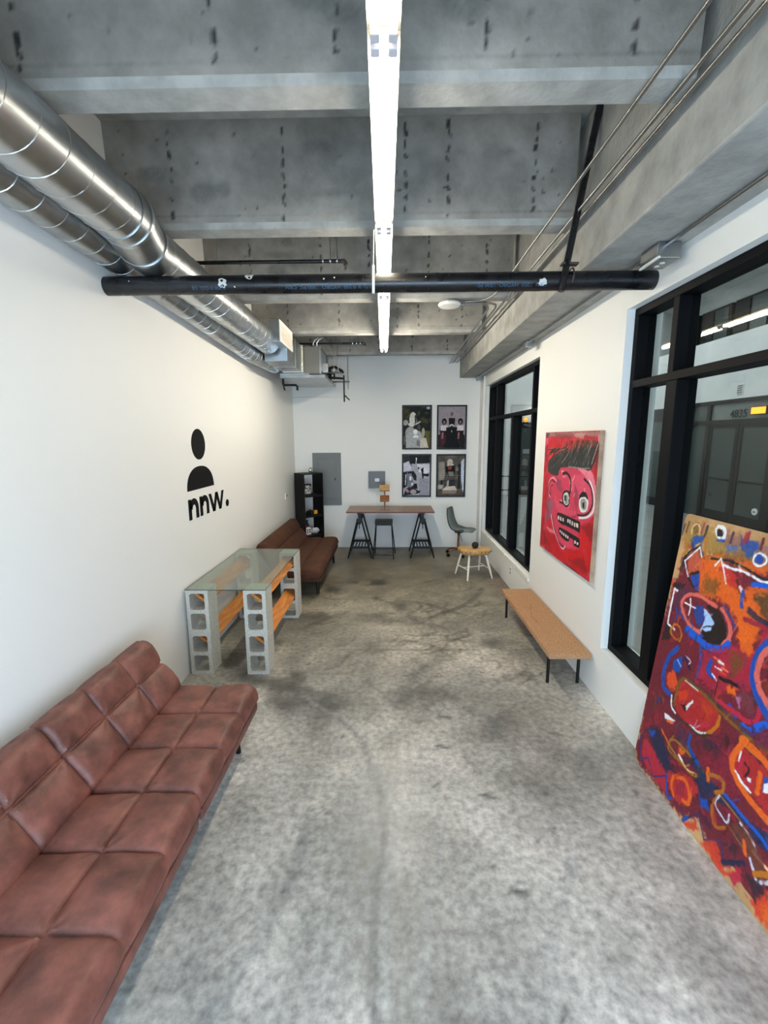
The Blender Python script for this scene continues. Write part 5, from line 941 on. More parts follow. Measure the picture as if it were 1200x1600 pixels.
FACE=[
["p",[150,16,26],20,0.8,[[1175,538],[1263,554],[1248,86],[1155,66]]],
["p",[205,14,26],40,0.9,[[765,199],[1193,541],[1205,117],[1059,36],[665,55]]],
["p",[206,58,88],14,0.95,[[428,880],[1115,907],[1211,544],[956,410],[986,225],[674,157],[393,244],[210,475],[169,726]]],
["p",[222,82,112],20,0.7,[[735,817],[967,854],[1148,702],[1092,575],[874,649],[753,707]]],
["p",[222,82,112],18,0.6,[[336,598],[563,529],[894,525],[900,490],[470,454]]],
["p",[236,150,165],12,0.75,[[856,898],[1077,905],[1209,776],[1223,580],[1102,517],[1192,658],[1137,768],[989,847]]],
["p",[222,82,112],16,0.6,[[508,218],[760,227],[858,202],[674,157]]],
["p",[130,60,90],16,0.6,[[335,782],[500,757],[544,645],[408,668]]],
["p",[120,50,80],16,0.5,[[814,751],[914,672],[894,525],[815,604]]],
["p",[130,90,110],14,0.8,[[136,551],[318,534],[259,355],[147,291]]],
["p",[236,150,165],12,0.7,[[154,248],[335,253],[451,236],[282,210]]],
["p",[236,150,165],14,0.4,[[-56,1154],[155,1184],[99,1164],[23,1058]]],
["p",[150,130,120],12,0.8,[[0,1207],[827,1206],[1278,1200],[1283,1169],[874,1175],[127,1174]]],
["p",[70,60,60],10,0.8,[[16,1201],[123,1200],[85,1154],[24,1154]]],
["p",[190,160,150],12,0.7,[[696,1199],[971,1200],[919,1154],[771,1154]]],
["p",[110,60,60],14,0.6,[[239,1204],[743,1189],[611,1154],[301,1164]]],
["p",[44,43,42],10,1,[[117,860],[142,935],[328,994],[629,1038],[953,1068],[1133,1081],[1148,1040],[1115,907],[877,900],[480,883],[388,797],[156,809]]],
["s",[24,24,24],5,0.9,[[399,1037],[463,1048],[494,1058]]],
["s",[18,18,18],8,0.9,[[755,1014],[795,1074],[809,1131]]],
["s",[16,16,16],10,0.9,[[450,1025],[513,1057],[543,1087]]],
["s",[30,30,28],6,0.9,[[1015,941],[1061,1002],[1084,1059]]],
["s",[40,40,38],7,0.9,[[822,952],[865,1027],[881,1100]]],
["s",[16,16,16],10,0.9,[[1136,946],[1197,1032],[1225,1114]]],
["s",[130,128,122],7,0.9,[[795,915],[853,1005],[885,1092]]],
["s",[16,16,16],6,0.9,[[472,974],[536,1012],[569,1048]]],
["s",[30,30,28],6,0.9,[[684,887],[756,968],[800,1045]]],
["s",[40,40,38],7,0.9,[[873,1056],[942,1095],[986,1132]]],
["s",[30,30,28],6,0.9,[[559,925],[632,998],[675,1068]]],
["s",[14,14,14],6,0.9,[[179,1006],[280,1031],[344,1055]]],
["s",[24,24,24],10,0.9,[[1114,1027],[1160,1078],[1184,1127]]],
["s",[60,62,34],7,0.9,[[1142,959],[1167,1044],[1170,1127]]],
["s",[24,24,24],7,0.9,[[312,929],[418,995],[487,1058]]],
["s",[70,70,68],7,0.9,[[354,971],[431,1006],[473,1039]]],
["s",[30,30,28],10,0.9,[[102,1040],[221,1047],[301,1054]]],
["s",[24,24,24],6,0.9,[[782,990],[866,1054],[922,1115]]],
["s",[16,16,16],8,0.9,[[169,1017],[238,1036],[271,1053]]],
["s",[60,62,34],9,0.9,[[790,1010],[871,1067],[924,1121]]],
["s",[130,128,122],8,0.9,[[626,885],[677,964],[700,1040]]],
["s",[14,14,14],8,0.9,[[389,972],[465,1017],[509,1058]]],
["s",[14,14,14],7,0.9,[[139,999],[212,1027],[249,1052]]],
["s",[24,24,24],10,0.9,[[437,996],[501,1059],[534,1120]]],
["s",[16,16,16],8,0.9,[[616,900],[699,988],[751,1071]]],
["s",[70,70,68],7,0.9,[[220,1011],[339,1034],[420,1056]]],
["s",[18,18,18],6,0.9,[[876,933],[949,1014],[995,1091]]],
["s",[40,40,38],6,0.9,[[1011,941],[1060,1007],[1085,1070]]],
["s",[70,70,68],9,0.9,[[1161,925],[1189,999],[1195,1072]]],
["s",[40,40,38],8,0.9,[[462,899],[549,964],[603,1025]]],
["s",[70,70,68],5,0.9,[[964,918],[996,979],[1005,1039]]],
["s",[14,14,14],8,0.9,[[1059,1053],[1128,1094],[1173,1134]]],
["s",[18,18,18],9,0.9,[[1064,1039],[1111,1087],[1135,1133]]],
["s",[24,24,24],8,0.9,[[680,970],[721,1028],[734,1084]]],
["s",[18,18,18],10,0.9,[[1062,975],[1109,1032],[1134,1086]]],
["s",[40,40,38],7,0.9,[[479,994],[587,1026],[661,1056]]],
["s",[130,128,122],6,0.9,[[985,1019],[1041,1077],[1072,1133]]],
["s",[130,128,122],7,0.9,[[262,933],[346,996],[395,1056]]],
["s",[60,62,34],10,0.9,[[918,995],[997,1065],[1048,1133]]],
["s",[70,70,68],6,0.9,[[676,1041],[738,1087],[772,1131]]],
["s",[16,16,16],9,0.9,[[303,959],[390,1003],[443,1045]]],
["s",[40,40,38],8,0.9,[[105,987],[198,1021],[254,1052]]],
["s",[70,70,68],10,0.9,[[729,992],[778,1060],[799,1126]]],
["s",[40,40,38],9,0.9,[[843,952],[892,1031],[914,1107]]],
["s",[40,40,38],7,0.9,[[792,905],[849,982],[880,1056]]],
["s",[130,128,122],6,0.9,[[433,946],[500,1004],[535,1059]]],
["s",[30,30,28],6,0.9,[[305,899],[418,939],[494,976]]],
["s",[70,70,68],7,0.9,[[1001,961],[1032,1046],[1039,1130]]],
["s",[18,18,18],10,0.9,[[561,1028],[639,1081],[687,1131]]],
["s",[70,70,68],6,0.9,[[1036,942],[1108,1026],[1155,1106]]],
["s",[24,24,24],6,0.9,[[1167,972],[1194,1054],[1201,1134]]],
["s",[60,62,34],10,0.9,[[698,908],[780,976],[832,1041]]],
["s",[14,14,14],7,0.9,[[908,922],[965,986],[998,1047]]],
["s",[130,128,122],8,0.9,[[399,995],[513,1029],[591,1060]]],
["s",[60,62,34],6,0.9,[[1144,1024],[1198,1080],[1222,1134]]],
["s",[130,128,122],8,0.9,[[757,945],[810,1026],[837,1104]]],
["s",[30,30,28],8,0.9,[[298,1041],[420,1050],[506,1058]]],
["s",[40,40,38],10,0.9,[[490,1041],[550,1078],[580,1114]]],
["s",[16,16,16],6,0.9,[[972,1045],[1021,1090],[1046,1133]]],
["s",[60,62,34],5,0.9,[[998,960],[1073,1034],[1123,1105]]],
["s",[24,24,24],6,0.9,[[430,917],[539,957],[613,993]]],
["s",[70,70,68],9,0.9,[[203,856],[319,903],[398,946]]],
["s",[18,18,18],7,0.9,[[878,908],[945,998],[985,1084]]],
["s",[14,14,14],10,0.9,[[119,873],[206,913],[256,950]]],
["s",[60,62,34],8,0.9,[[681,1050],[771,1092],[832,1132]]],
["s",[16,16,16],7,0.9,[[743,1012],[789,1072],[809,1131]]],
["s",[70,70,68],6,0.9,[[154,876],[280,912],[366,945]]],
["s",[16,16,16],8,0.9,[[263,935],[333,966],[369,995]]],
["s",[130,128,122],7,0.9,[[918,1037],[1002,1086],[1060,1133]]],
["s",[30,30,28],7,0.9,[[333,953],[416,991],[465,1027]]],
["s",[14,14,14],7,0.9,[[869,917],[902,995],[911,1071]]],
["s",[30,30,28],9,0.9,[[1057,966],[1128,1030],[1175,1091]]],
["s",[16,16,16],8,0.9,[[208,1005],[272,1030],[301,1054]]],
["s",[16,16,16],8,0.9,[[751,894],[791,965],[805,1033]]],
["s",[24,24,24],7,0.9,[[760,961],[807,1027],[827,1091]]],
["s",[18,18,18],10,0.9,[[804,1042],[868,1088],[906,1132]]],
["s",[16,16,16],5,0.9,[[192,1007],[316,1032],[401,1056]]],
["s",[30,30,28],9,0.9,[[899,1032],[971,1083],[1017,1133]]],
["s",[130,128,122],8,0.9,[[482,986],[529,1038],[546,1087]]],
["s",[60,62,34],9,0.9,[[191,951],[283,1003],[339,1053]]],
["s",[130,128,122],10,0.9,[[912,995],[946,1055],[956,1113]]],
["s",[130,128,122],7,0.9,[[467,918],[553,964],[606,1008]]],
["s",[60,62,34],8,0.9,[[825,1022],[863,1078],[874,1132]]],
["s",[70,70,68],8,0.9,[[890,961],[937,1039],[958,1114]]],
["s",[40,40,38],9,0.9,[[922,914],[965,978],[984,1040]]],
["s",[24,24,24],6,0.9,[[844,1065],[893,1099],[916,1132]]],
["s",[70,70,68],10,0.9,[[1030,1052],[1078,1093],[1102,1133]]],
["s",[16,16,16],9,0.9,[[217,886],[322,927],[390,964]]],
["s",[30,30,28],9,0.9,[[1007,961],[1067,1024],[1101,1084]]],
["s",[14,14,14],5,0.9,[[983,932],[1018,1023],[1029,1111]]],
["s",[60,62,34],9,0.9,[[166,1019],[290,1038],[376,1055]]],
["s",[70,70,68],7,0.9,[[888,927],[932,986],[952,1042]]],
["s",[130,128,122],10,0.9,[[813,981],[870,1049],[901,1115]]],
["s",[14,14,14],7,0.9,[[952,1062],[999,1098],[1021,1133]]],
["s",[18,18,18],9,0.9,[[1071,923],[1116,1000],[1138,1075]]],
["s",[14,14,14],5,0.9,[[1120,1043],[1194,1089],[1222,1134]]],
["s",[18,18,18],8,0.9,[[256,995],[332,1026],[374,1055]]],
["s",[70,70,68],10,0.9,[[154,990],[239,1022],[287,1053]]],
["s",[40,40,38],5,0.9,[[825,1006],[898,1062],[943,1114]]],
["s",[60,62,34],8,0.9,[[993,951],[1029,1020],[1041,1086]]],
["s",[16,16,16],6,0.9,[[165,1035],[272,1045],[343,1055]]],
["s",[16,16,16],7,0.9,[[830,965],[900,1044],[943,1119]]],
["s",[60,62,34],6,0.9,[[408,947],[463,1000],[487,1051]]],
["s",[18,18,18],9,0.9,[[948,980],[1015,1048],[1057,1113]]],
["s",[16,16,16],8,0.9,[[780,1006],[867,1071],[926,1132]]],
["s",[24,24,24],6,0.9,[[574,904],[642,973],[681,1038]]],
["s",[70,70,68],8,0.9,[[831,1033],[896,1083],[935,1132]]],
["s",[16,16,16],9,0.9,[[184,889],[240,957],[262,1021]]],
["s",[40,40,38],10,0.9,[[818,974],[855,1039],[867,1102]]],
["s",[16,16,16],10,0.9,[[469,939],[546,998],[592,1054]]],
["s",[30,30,28],6,0.9,[[471,981],[553,1010],[603,1037]]],
["s",[60,62,34],6,0.9,[[626,1047],[721,1090],[785,1131]]],
["s",[24,24,24],10,0.9,[[880,1034],[951,1085],[997,1133]]],
["s",[130,128,122],6,0.9,[[102,1048],[203,1051],[265,1053]]],
["s",[18,18,18],6,0.9,[[729,1005],[778,1067],[798,1128]]],
["s",[18,18,18],7,0.9,[[177,1023],[299,1040],[382,1055]]],
["s",[24,24,24],8,0.9,[[527,1008],[576,1070],[595,1130]]],
["s",[60,62,34],8,0.9,[[96,1040],[205,1047],[276,1053]]],
["s",[40,40,38],6,0.9,[[1135,1049],[1186,1092],[1215,1134]]],
["s",[14,14,14],7,0.9,[[695,949],[763,1029],[803,1105]]],
["s",[30,30,28],6,0.9,[[801,968],[871,1047],[913,1123]]],
["s",[18,18,18],8,0.9,[[331,871],[425,938],[485,1001]]],
["s",[14,14,14],9,0.9,[[474,990],[539,1044],[572,1095]]],
["s",[60,62,34],5,0.9,[[530,907],[578,974],[595,1039]]],
["s",[18,18,18],6,0.9,[[123,876],[228,911],[296,942]]],
["s",[40,40,38],10,0.9,[[1101,1014],[1148,1075],[1172,1134]]],
["s",[70,70,68],5,0.9,[[637,971],[678,1043],[690,1112]]],
["s",[18,18,18],6,0.9,[[125,851],[234,904],[305,953]]],
["s",[30,30,28],7,0.9,[[573,968],[618,1051],[635,1131]]],
["s",[130,128,122],8,0.9,[[966,976],[1042,1048],[1092,1117]]],
["s",[16,16,16],6,0.9,[[217,1021],[311,1039],[368,1055]]],
["s",[130,128,122],7,0.9,[[228,1027],[310,1042],[356,1055]]],
["s",[24,24,24],9,0.9,[[890,919],[969,991],[1021,1059]]],
["s",[40,40,38],7,0.9,[[531,991],[576,1062],[592,1130]]],
["s",[130,128,122],7,0.9,[[936,924],[997,1001],[1033,1074]]],
["s",[14,14,14],8,0.9,[[515,1052],[599,1092],[651,1131]]],
["s",[40,40,38],7,0.9,[[972,1031],[1050,1084],[1102,1133]]],
["s",[130,128,122],9,0.9,[[1032,1051],[1066,1092],[1076,1133]]],
["s",[30,30,28],6,0.9,[[684,932],[730,1001],[747,1068]]],
["s",[40,40,38],9,0.9,[[765,901],[849,996],[905,1087]]],
["s",[30,30,28],8,0.9,[[1006,913],[1069,1003],[1106,1088]]],
["s",[130,128,122],7,0.9,[[1031,919],[1058,1008],[1063,1094]]],
["s",[16,16,16],8,0.9,[[825,1034],[871,1084],[891,1132]]],
["s",[14,14,14],9,0.9,[[898,973],[932,1031],[941,1088]]],
["s",[60,62,34],9,0.9,[[320,898],[406,963],[457,1025]]],
["s",[14,14,14],6,0.9,[[866,1061],[942,1097],[990,1133]]],
["s",[16,16,16],10,0.9,[[989,1059],[1032,1097],[1052,1133]]],
["s",[30,30,28],7,0.9,[[715,1030],[782,1082],[820,1132]]],
["s",[30,30,28],9,0.9,[[788,966],[869,1051],[922,1131]]],
["s",[30,30,28],10,0.9,[[912,966],[947,1029],[958,1091]]],
["s",[16,16,16],8,0.9,[[190,898],[296,934],[365,967]]],
["s",[24,24,24],10,0.9,[[575,1047],[657,1090],[708,1131]]],
["s",[130,128,122],10,0.9,[[942,933],[992,1014],[1018,1092]]],
["s",[18,18,18],8,0.9,[[238,1024],[326,1040],[379,1055]]],
["s",[60,62,34],7,0.9,[[659,895],[745,973],[801,1046]]],
["s",[60,62,34],9,0.9,[[110,970],[231,1013],[312,1054]]],
["s",[70,70,68],9,0.9,[[904,1048],[949,1091],[970,1132]]],
["s",[14,14,14],8,0.9,[[592,963],[665,1049],[708,1131]]],
["s",[18,18,18],8,0.9,[[209,906],[262,970],[279,1031]]],
["s",[14,14,14],6,0.9,[[232,949],[342,992],[416,1033]]],
["s",[24,24,24],7,0.9,[[432,982],[497,1022],[531,1059]]],
["s",[30,30,28],10,0.9,[[801,1037],[886,1086],[942,1132]]],
["s",[70,70,68],7,0.9,[[963,930],[1006,1003],[1024,1072]]],
["s",[18,18,18],7,0.9,[[138,1008],[230,1031],[285,1053]]],
["s",[40,40,38],7,0.9,[[830,928],[885,1007],[914,1082]]],
["s",[40,40,38],8,0.9,[[1177,922],[1205,999],[1212,1075]]],
["s",[18,18,18],9,0.9,[[429,1036],[528,1049],[595,1060]]],
["s",[24,24,24],8,0.9,[[905,992],[975,1056],[1020,1118]]],
["s",[130,128,122],8,0.9,[[814,1039],[860,1086],[881,1132]]],
["s",[14,14,14],8,0.9,[[140,1006],[237,1031],[296,1053]]],
["s",[16,16,16],9,0.9,[[875,1017],[932,1076],[963,1132]]],
["s",[16,16,16],8,0.9,[[792,932],[865,1011],[911,1086]]],
["s",[30,30,28],5,0.9,[[534,921],[574,1022],[583,1120]]],
["s",[30,30,28],7,0.9,[[936,999],[984,1067],[1009,1132]]],
["s",[60,62,34],9,0.9,[[148,904],[234,942],[283,977]]],
["s",[24,24,24],9,0.9,[[938,916],[987,987],[1012,1056]]],
["s",[70,70,68],6,0.9,[[336,997],[432,1028],[493,1058]]],
["s",[60,62,34],8,0.9,[[891,930],[960,987],[1003,1041]]],
["s",[70,70,68],10,0.9,[[376,911],[443,958],[476,1003]]],
["s",[60,62,34],8,0.9,[[1098,1067],[1150,1101],[1179,1134]]],
["s",[60,62,34],8,0.9,[[1116,944],[1170,1028],[1201,1108]]],
["s",[30,30,28],7,0.9,[[1094,930],[1162,999],[1207,1064]]],
["s",[60,62,34],8,0.9,[[436,993],[496,1027],[525,1059]]],
["s",[130,128,122],10,0.9,[[401,1037],[492,1048],[551,1059]]],
["s",[40,40,38],8,0.9,[[267,978],[355,1018],[408,1056]]],
["s",[30,30,28],10,0.9,[[1128,968],[1164,1036],[1177,1102]]],
["s",[18,18,18],9,0.9,[[877,1055],[944,1095],[986,1132]]],
["s",[130,128,122],7,0.9,[[487,936],[588,993],[655,1046]]],
["s",[40,40,38],7,0.9,[[677,970],[760,1031],[813,1088]]],
["s",[24,24,24],10,0.9,[[1040,1015],[1099,1075],[1134,1132]]],
["s",[18,18,18],6,0.9,[[1124,1007],[1181,1072],[1215,1134]]],
["s",[30,30,28],9,0.9,[[914,1031],[962,1083],[986,1132]]],
["s",[24,24,24],9,0.9,[[1073,1031],[1113,1083],[1131,1133]]],
["s",[30,30,28],7,0.9,[[792,1054],[832,1093],[846,1132]]],
["s",[40,40,38],7,0.9,[[577,890],[648,954],[690,1015]]],
["s",[24,24,24],8,0.9,[[935,945],[993,1003],[1027,1058]]],
["s",[70,70,68],9,0.9,[[672,985],[736,1060],[771,1131]]],
["s",[60,62,34],8,0.9,[[520,900],[614,962],[676,1019]]],
["s",[70,70,68],6,0.9,[[1004,955],[1040,1039],[1052,1120]]],
["s",[16,16,16],7,0.9,[[1168,1006],[1201,1071],[1212,1134]]],
["s",[18,18,18],9,0.9,[[1117,948],[1159,1021],[1179,1092]]],
["s",[24,24,24],5,0.9,[[1095,963],[1157,1049],[1196,1131]]],
["s",[14,14,14],8,0.9,[[715,1011],[793,1073],[842,1132]]],
["s",[16,16,16],6,0.9,[[822,976],[871,1055],[894,1132]]],
["s",[70,70,68],5,0.9,[[303,863],[395,899],[452,932]]],
["s",[24,24,24],8,0.9,[[1061,1021],[1113,1078],[1142,1133]]],
["s",[16,16,16],8,0.9,[[1161,982],[1215,1059],[1222,1134]]],
["s",[18,18,18],7,0.9,[[744,987],[780,1053],[789,1117]]],
["s",[18,18,18],7,0.9,[[918,961],[979,1018],[1014,1072]]],
["s",[40,40,38],7,0.9,[[880,986],[936,1059],[967,1128]]],
["s",[110,112,40],6,0.8,[[454,1047],[507,1128]]],
["s",[150,60,40],6,0.8,[[497,1050],[550,1125]]],
["s",[60,70,40],6,0.8,[[539,1053],[593,1116]]],
["s",[110,112,40],6,0.8,[[580,1056],[631,1131]]],
["s",[150,60,40],6,0.8,[[621,1059],[672,1122]]],
["s",[60,70,40],6,0.8,[[661,1062],[712,1114]]],
["s",[110,112,40],6,0.8,[[700,1064],[749,1126]]],
["s",[150,60,40],6,0.8,[[738,1067],[785,1131]]],
["s",[60,70,40],6,0.8,[[776,1070],[820,1144]]],
["s",[110,112,40],6,0.8,[[812,1072],[856,1143]]],
["s",[150,60,40],6,0.8,[[848,1075],[893,1138]]],
["s",[60,70,40],6,0.8,[[884,1077],[928,1137]]],
["s",[110,112,40],6,0.8,[[919,1080],[963,1132]]],
["s",[150,60,40],6,0.8,[[953,1082],[993,1151]]],
["s",[60,70,40],6,0.8,[[986,1084],[1026,1150]]],
["s",[110,112,40],6,0.8,[[1019,1087],[1059,1147]]],
["s",[150,60,40],6,0.8,[[1051,1089],[1092,1142]]],
["s",[60,70,40],6,0.8,[[1083,1091],[1122,1147]]],
["s",[110,112,40],6,0.8,[[1114,1093],[1153,1148]]],
["s",[150,60,40],6,0.8,[[1145,1095],[1181,1160]]],
["s",[60,70,40],6,0.8,[[1175,1098],[1213,1145]]],
["s",[110,112,40],6,0.8,[[1205,1100],[1241,1151]]],
["s",[170,165,160],12,0.7,[[652,899],[918,903],[1076,913]]],
["s",[225,120,140],44,1,[[1210,1161],[1213,1142]]],
["s",[230,200,200],8,0.8,[[1199,1114],[1136,1007],[1108,948]]],
["s",[236,150,165],22,0.45,[[995,642],[1032,656]]],
["s",[222,82,112],22,0.45,[[619,475],[572,510]]],
["s",[222,82,112],15,0.45,[[622,578],[657,577]]],
["s",[236,150,165],17,0.45,[[1062,582],[1113,560]]],
["s",[222,82,112],11,0.45,[[895,539],[890,527]]],
["s",[240,200,205],15,0.45,[[1026,714],[1008,739]]],
["s",[222,82,112],24,0.45,[[653,668],[626,699]]],
["s",[240,200,205],14,0.45,[[756,782],[794,829]]],
["s",[236,150,165],20,0.45,[[636,608],[620,590]]],
["s",[240,200,205],14,0.45,[[797,648],[829,684]]],
["s",[222,82,112],13,0.45,[[1113,827],[1082,826]]],
["s",[222,82,112],25,0.45,[[1001,838],[1023,865]]],
["s",[240,200,205],25,0.45,[[992,678],[942,682]]],
["s",[240,200,205],13,0.45,[[696,527],[727,564]]],
["s",[222,82,112],12,0.45,[[629,511],[620,484]]],
["s",[236,150,165],24,0.45,[[691,789],[705,754]]],
["s",[210,60,80],25,0.4,[[751,47],[744,50]]],
["s",[220,100,110],28,0.4,[[756,41],[791,30]]],
["s",[150,14,24],12,0.4,[[1138,222],[1129,209]]],
["s",[220,100,110],11,0.4,[[1093,163],[1139,227]]],
["s",[210,60,80],21,0.4,[[720,131],[705,152]]],
["s",[210,60,80],17,0.4,[[727,7],[670,27]]],
["s",[210,60,80],13,0.4,[[797,61],[816,39]]],
["s",[210,60,80],12,0.4,[[395,-78],[404,-125]]],
["s",[210,60,80],14,0.4,[[658,38],[621,76]]],
["s",[210,60,80],23,0.4,[[1025,206],[1032,212]]],
["s",[150,14,24],14,0.4,[[799,97],[764,29]]],
["s",[150,14,24],20,0.4,[[922,118],[960,79]]],
["s",[150,14,24],21,0.4,[[470,-38],[413,-91]]],
["s",[220,100,110],27,0.4,[[1073,225],[1106,230]]],
["p",[120,8,20],24,0.6,[[-38,1046],[109,1102],[85,868]]],
["p",[120,8,20],24,0.6,[[1168,1033],[1241,1012],[1219,826]]],
["p",[120,8,20],24,0.6,[[997,418],[1254,502],[1250,301]]],
["p",[120,8,20],24,0.6,[[100,182],[303,85],[120,63]]],
["p",[120,8,20],24,0.6,[[787,59],[1078,168],[1178,47]]],
["s",[236,150,165],18,1,[[369,745],[281,768],[184,727],[168,641],[226,563]]],
["s",[16,14,16],12,1,[[330,726],[241,743],[180,695],[170,630],[237,585]]],
["s",[16,14,16],10,1,[[292,696],[232,669],[237,585]]],
["s",[16,14,16],9,0.7,[[226,563],[177,492],[175,405]]],
["s",[236,150,165],21,1,[[499,845],[639,827],[730,779],[743,697]]],
["s",[16,14,16],26,1,[[528,828],[626,836],[712,787],[726,704],[693,644]]],
["s",[236,150,165],21,0.6,[[520,798],[594,805]]],
["p",[200,205,200],4,1,[[571,638],[653,667],[701,626],[695,559],[617,542],[575,580]]],
["s",[16,14,16],17,1,[[699,607],[706,561],[637,540],[572,555],[486,553]]],
["s",[16,14,16],21,1,[[569,569],[555,626],[597,666],[676,675],[706,636]]],
["s",[236,150,165],9,1,[[491,573],[543,571]]],
["p",[16,14,16],3,1,[[592,631],[634,636],[642,585],[601,579]]],
["p",[110,130,120],6,0.8,[[634,636],[665,640],[681,566],[622,558]]],
["s",[228,228,224],34,1,[[956,642],[935,604],[974,556],[1054,569],[1084,626],[1043,663],[979,659]]],
["p",[150,155,150],5,1,[[960,643],[1040,654],[1070,589],[1015,563],[959,589]]],
["p",[16,14,16],4,1,[[985,620],[1025,626],[1035,584],[996,577]]],
["p",[16,14,16],4,1,[[919,637],[924,674],[971,708],[1041,710],[1078,685],[1079,659],[1037,671],[958,660]]],
["s",[235,228,228],21,1,[[1092,814],[1158,754],[1201,660],[1187,574],[1083,513],[944,484]]],
["s",[16,14,16],18,1,[[987,821],[1098,781],[1155,720],[1175,631],[1115,553],[1022,516],[909,502]]],
["s",[120,30,50],10,0.7,[[814,678],[833,698]]],
["s",[120,30,50],13,0.6,[[893,534],[879,486],[792,466]]],
["p",[16,14,16],4,1,[[433,428],[510,453],[724,454],[949,453],[973,435],[969,358],[899,361],[703,359],[646,362],[592,351],[470,373]]],
["p",[226,205,200],2,1,[[457,417],[495,418],[500,384],[463,383]]],
["p",[226,205,200],2,1,[[516,418],[552,419],[558,384],[522,383]]],
["p",[226,205,200],2,1,[[579,416],[609,417],[614,387],[583,387]]],
["p",[226,205,200],2,1,[[696,430],[725,430],[730,398],[701,398]]],
["p",[226,205,200],2,1,[[742,430],[770,431],[776,395],[747,395]]],
["p",[226,205,200],2,1,[[794,427],[821,427],[827,390],[800,390]]],
["p",[226,205,200],2,1,[[845,422],[871,423],[877,386],[850,386]]],
["p",[226,205,200],2,1,[[886,425],[934,430],[939,395],[892,391]]],
["p",[16,14,16],4,1,[[507,309],[597,318],[770,315],[951,308],[986,289],[981,229],[876,226],[852,267],[773,268],[759,236],[668,224],[529,253]]],
["p",[226,195,195],2,1,[[528,291],[555,292],[558,271],[532,271]]],
["p",[226,195,195],2,1,[[569,287],[599,288],[603,264],[573,262]]],
["p",[226,195,195],2,1,[[615,284],[650,286],[655,259],[620,256]]],
["p",[226,195,195],2,1,[[666,280],[701,283],[705,255],[671,252]]],
["p",[226,195,195],2,1,[[714,277],[747,279],[751,256],[717,253]]],
["p",[226,195,195],2,1,[[874,269],[909,273],[913,247],[878,243]]],
["p",[226,195,195],2,1,[[928,266],[962,270],[965,248],[931,244]]],
["s",[230,170,180],18,1,[[283,392],[358,289],[470,199],[614,132],[684,169]]],
["s",[16,14,16],13,0.85,[[313,386],[370,302],[452,226],[558,158],[649,155]]],
["p",[190,165,150],10,0.8,[[28,18],[374,7],[749,-1],[1064,2],[1224,0],[1169,-18],[804,-43],[31,-4]]],
["p",[70,30,36],12,0.6,[[621,12],[841,17],[1021,6],[802,-33]]],
["p",[175,150,135],8,0.7,[[1257,1075],[1276,799],[1263,554],[1235,168],[1224,0],[1285,141],[1314,563],[1274,1076]]]]
# ============================================================ PAINTINGS
c = Canvas(1215, 1212, 5, (184, 18, 34), 9); f = fbm(c.ny, c.nx, 40, 3)[..., None]; g = fbm(c.ny, c.nx, 10, 4)[..., None]
c.C = c.C*(.78+.44*f)+(g-.5)*26; c.C += np.clip((fbm(c.ny, c.nx, 26, 12)[..., None]-.58)*4, 0, 1)*np.array([24, 40, 48.]); c.run(FACE)
t = thing('red_painting', 'square painting of a red face with bared teeth on the right wall', 'painting', (1.6325, 4.083, 1.513))
obj('canvas_panel', bx(-.037, 0, -.6075, .6075, -.606, .606, bev=.004), M['tan'], t); grid('painted_face', (-.0378, .6070, -.605), (0, -1.214, 0), (0, 0, 1.21), c.nx, c.ny, c.C, M['paint'], t)
BW, BH = 2430, 1629; c = Canvas(BW, BH, 4.5, (190, 148, 100), 19); f = fbm(c.ny, c.nx, 60, 33)[..., None]; g = fbm(c.ny, c.nx, 8, 34)[..., None]; c.C = c.C*(.86+.28*f)+(g-.5)*24
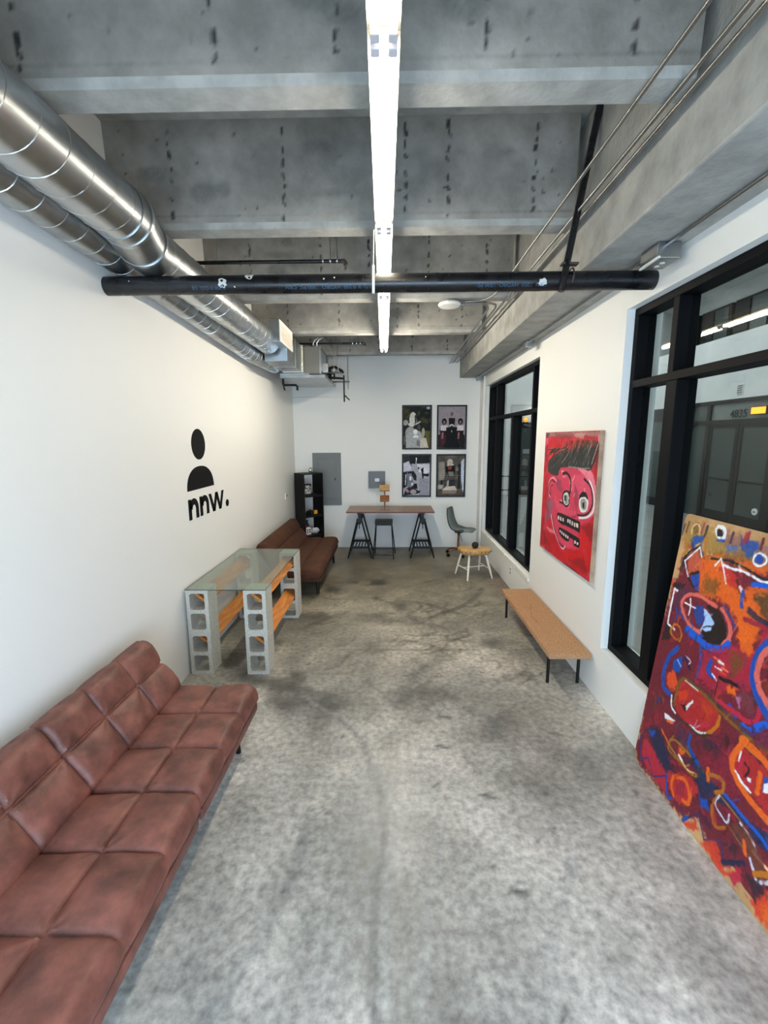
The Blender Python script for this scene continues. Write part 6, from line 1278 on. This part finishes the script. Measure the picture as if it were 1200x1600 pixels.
# the part of the board beyond the picture keeps the same kind of field
c.poly([(1000, 60), (2380, 40), (2380, 1480), (1000, 1400)], (128, 28, 44), 40); r = random.Random(5)
for i in range(46):
    x, y = r.uniform(1150, 2300), r.uniform(120, 1500); q = [(x, y)]
    for k in range(r.randint(2, 4)): q.append((q[-1][0]+r.uniform(-170, 170), q[-1][1]+r.uniform(-170, 170)))
    c.stroke(q, r.uniform(14, 60), r.choice([(226, 98, 22), (22, 82, 170), (40, 34, 66), (185, 30, 60), (190, 110, 20), (214, 100, 88)]), .9)
c.run(BOARD[:3])
for i in range(620):
    x, y = r.uniform(40, 2380), r.uniform(110, 1450); a = r.uniform(0, 3.14); L = r.uniform(15, 90); c.stroke([(x, y), (x+L*math.cos(a), y+L*math.sin(a))], r.uniform(10, 34), r.choice([(185, 30, 60), (60, 26, 56), (30, 30, 66), (84, 14, 30), (196, 52, 36), (150, 24, 44), (110, 24, 50), (34, 16, 24)]), r.uniform(.35, .8), vary=8)
c.run(BOARD[3:])
for i in range(420):                        # short dry-brush touches over the painted field
    x, y = r.uniform(60, 1150), r.uniform(120, 1560); a = r.uniform(.8, 2.2); L = r.uniform(12, 60); k = c.C[min(c.ny-1, int(y/4.5)), min(c.nx-1, int(x/4.5))]; d = r.choice([-34, -26, 24, 30]); c.stroke([(x, y), (x+L*math.cos(a), y+L*math.sin(a))], r.uniform(4, 12), np.clip(k+d+np.array([r.uniform(-14, 14) for _ in range(3)]), 0, 255), .45, vary=6)
t = thing('painted_board', 'large wooden board covered in red, blue and orange abstract painting, leaning at the right window', 'painting', (1.575, 2.62, .0015)); upv = Vector((.105, 0, 1)).normalized(); nrm = Vector((-upv.z, 0, upv.x)); TH = .013
bm = B(); out = [(0, 70), (0, 0), (0, 0)]
pl = [(0, 62), (20, 14), (46, 0), (BW, 0), (BW, BH), (26, BH), (8, BH-12), (0, BH-34)]
A_ = [Vector((0, -u/1000, 0))+upv*(v/1000) for u, v in pl]; f_ = [bm.verts.new(p) for p in A_]; b_ = [bm.verts.new(p-nrm*TH) for p in A_]
bm.faces.new(f_); bm.faces.new(b_[::-1])
for i in range(len(pl)): bm.faces.new((f_[i], f_[(i+1) % len(pl)], b_[(i+1) % len(pl)], b_[i]))
obj('board', bm, M['tan'], t)
o = grid('painted_surface', tuple(nrm*.0008), (0, -BW/1000, 0), tuple(upv*BH/1000), c.nx, c.ny, c.C, M['paint'], t)
for v in o.data.vertices[:]:                 # trim the sheet to the worn corners of the board
    u = -v.co.y*1000
    if u > 60: continue
    w = v.co.dot(upv)*1000; lo = 62-u*2.4 if u < 20 else max(0, 14-(u-20)*.54); hi = BH-34+u*2.75 if u < 8 else BH-12+(u-8)*.67
    nw = min(max(w, lo), min(hi, BH)); v.co += upv*((nw-w)/1000)
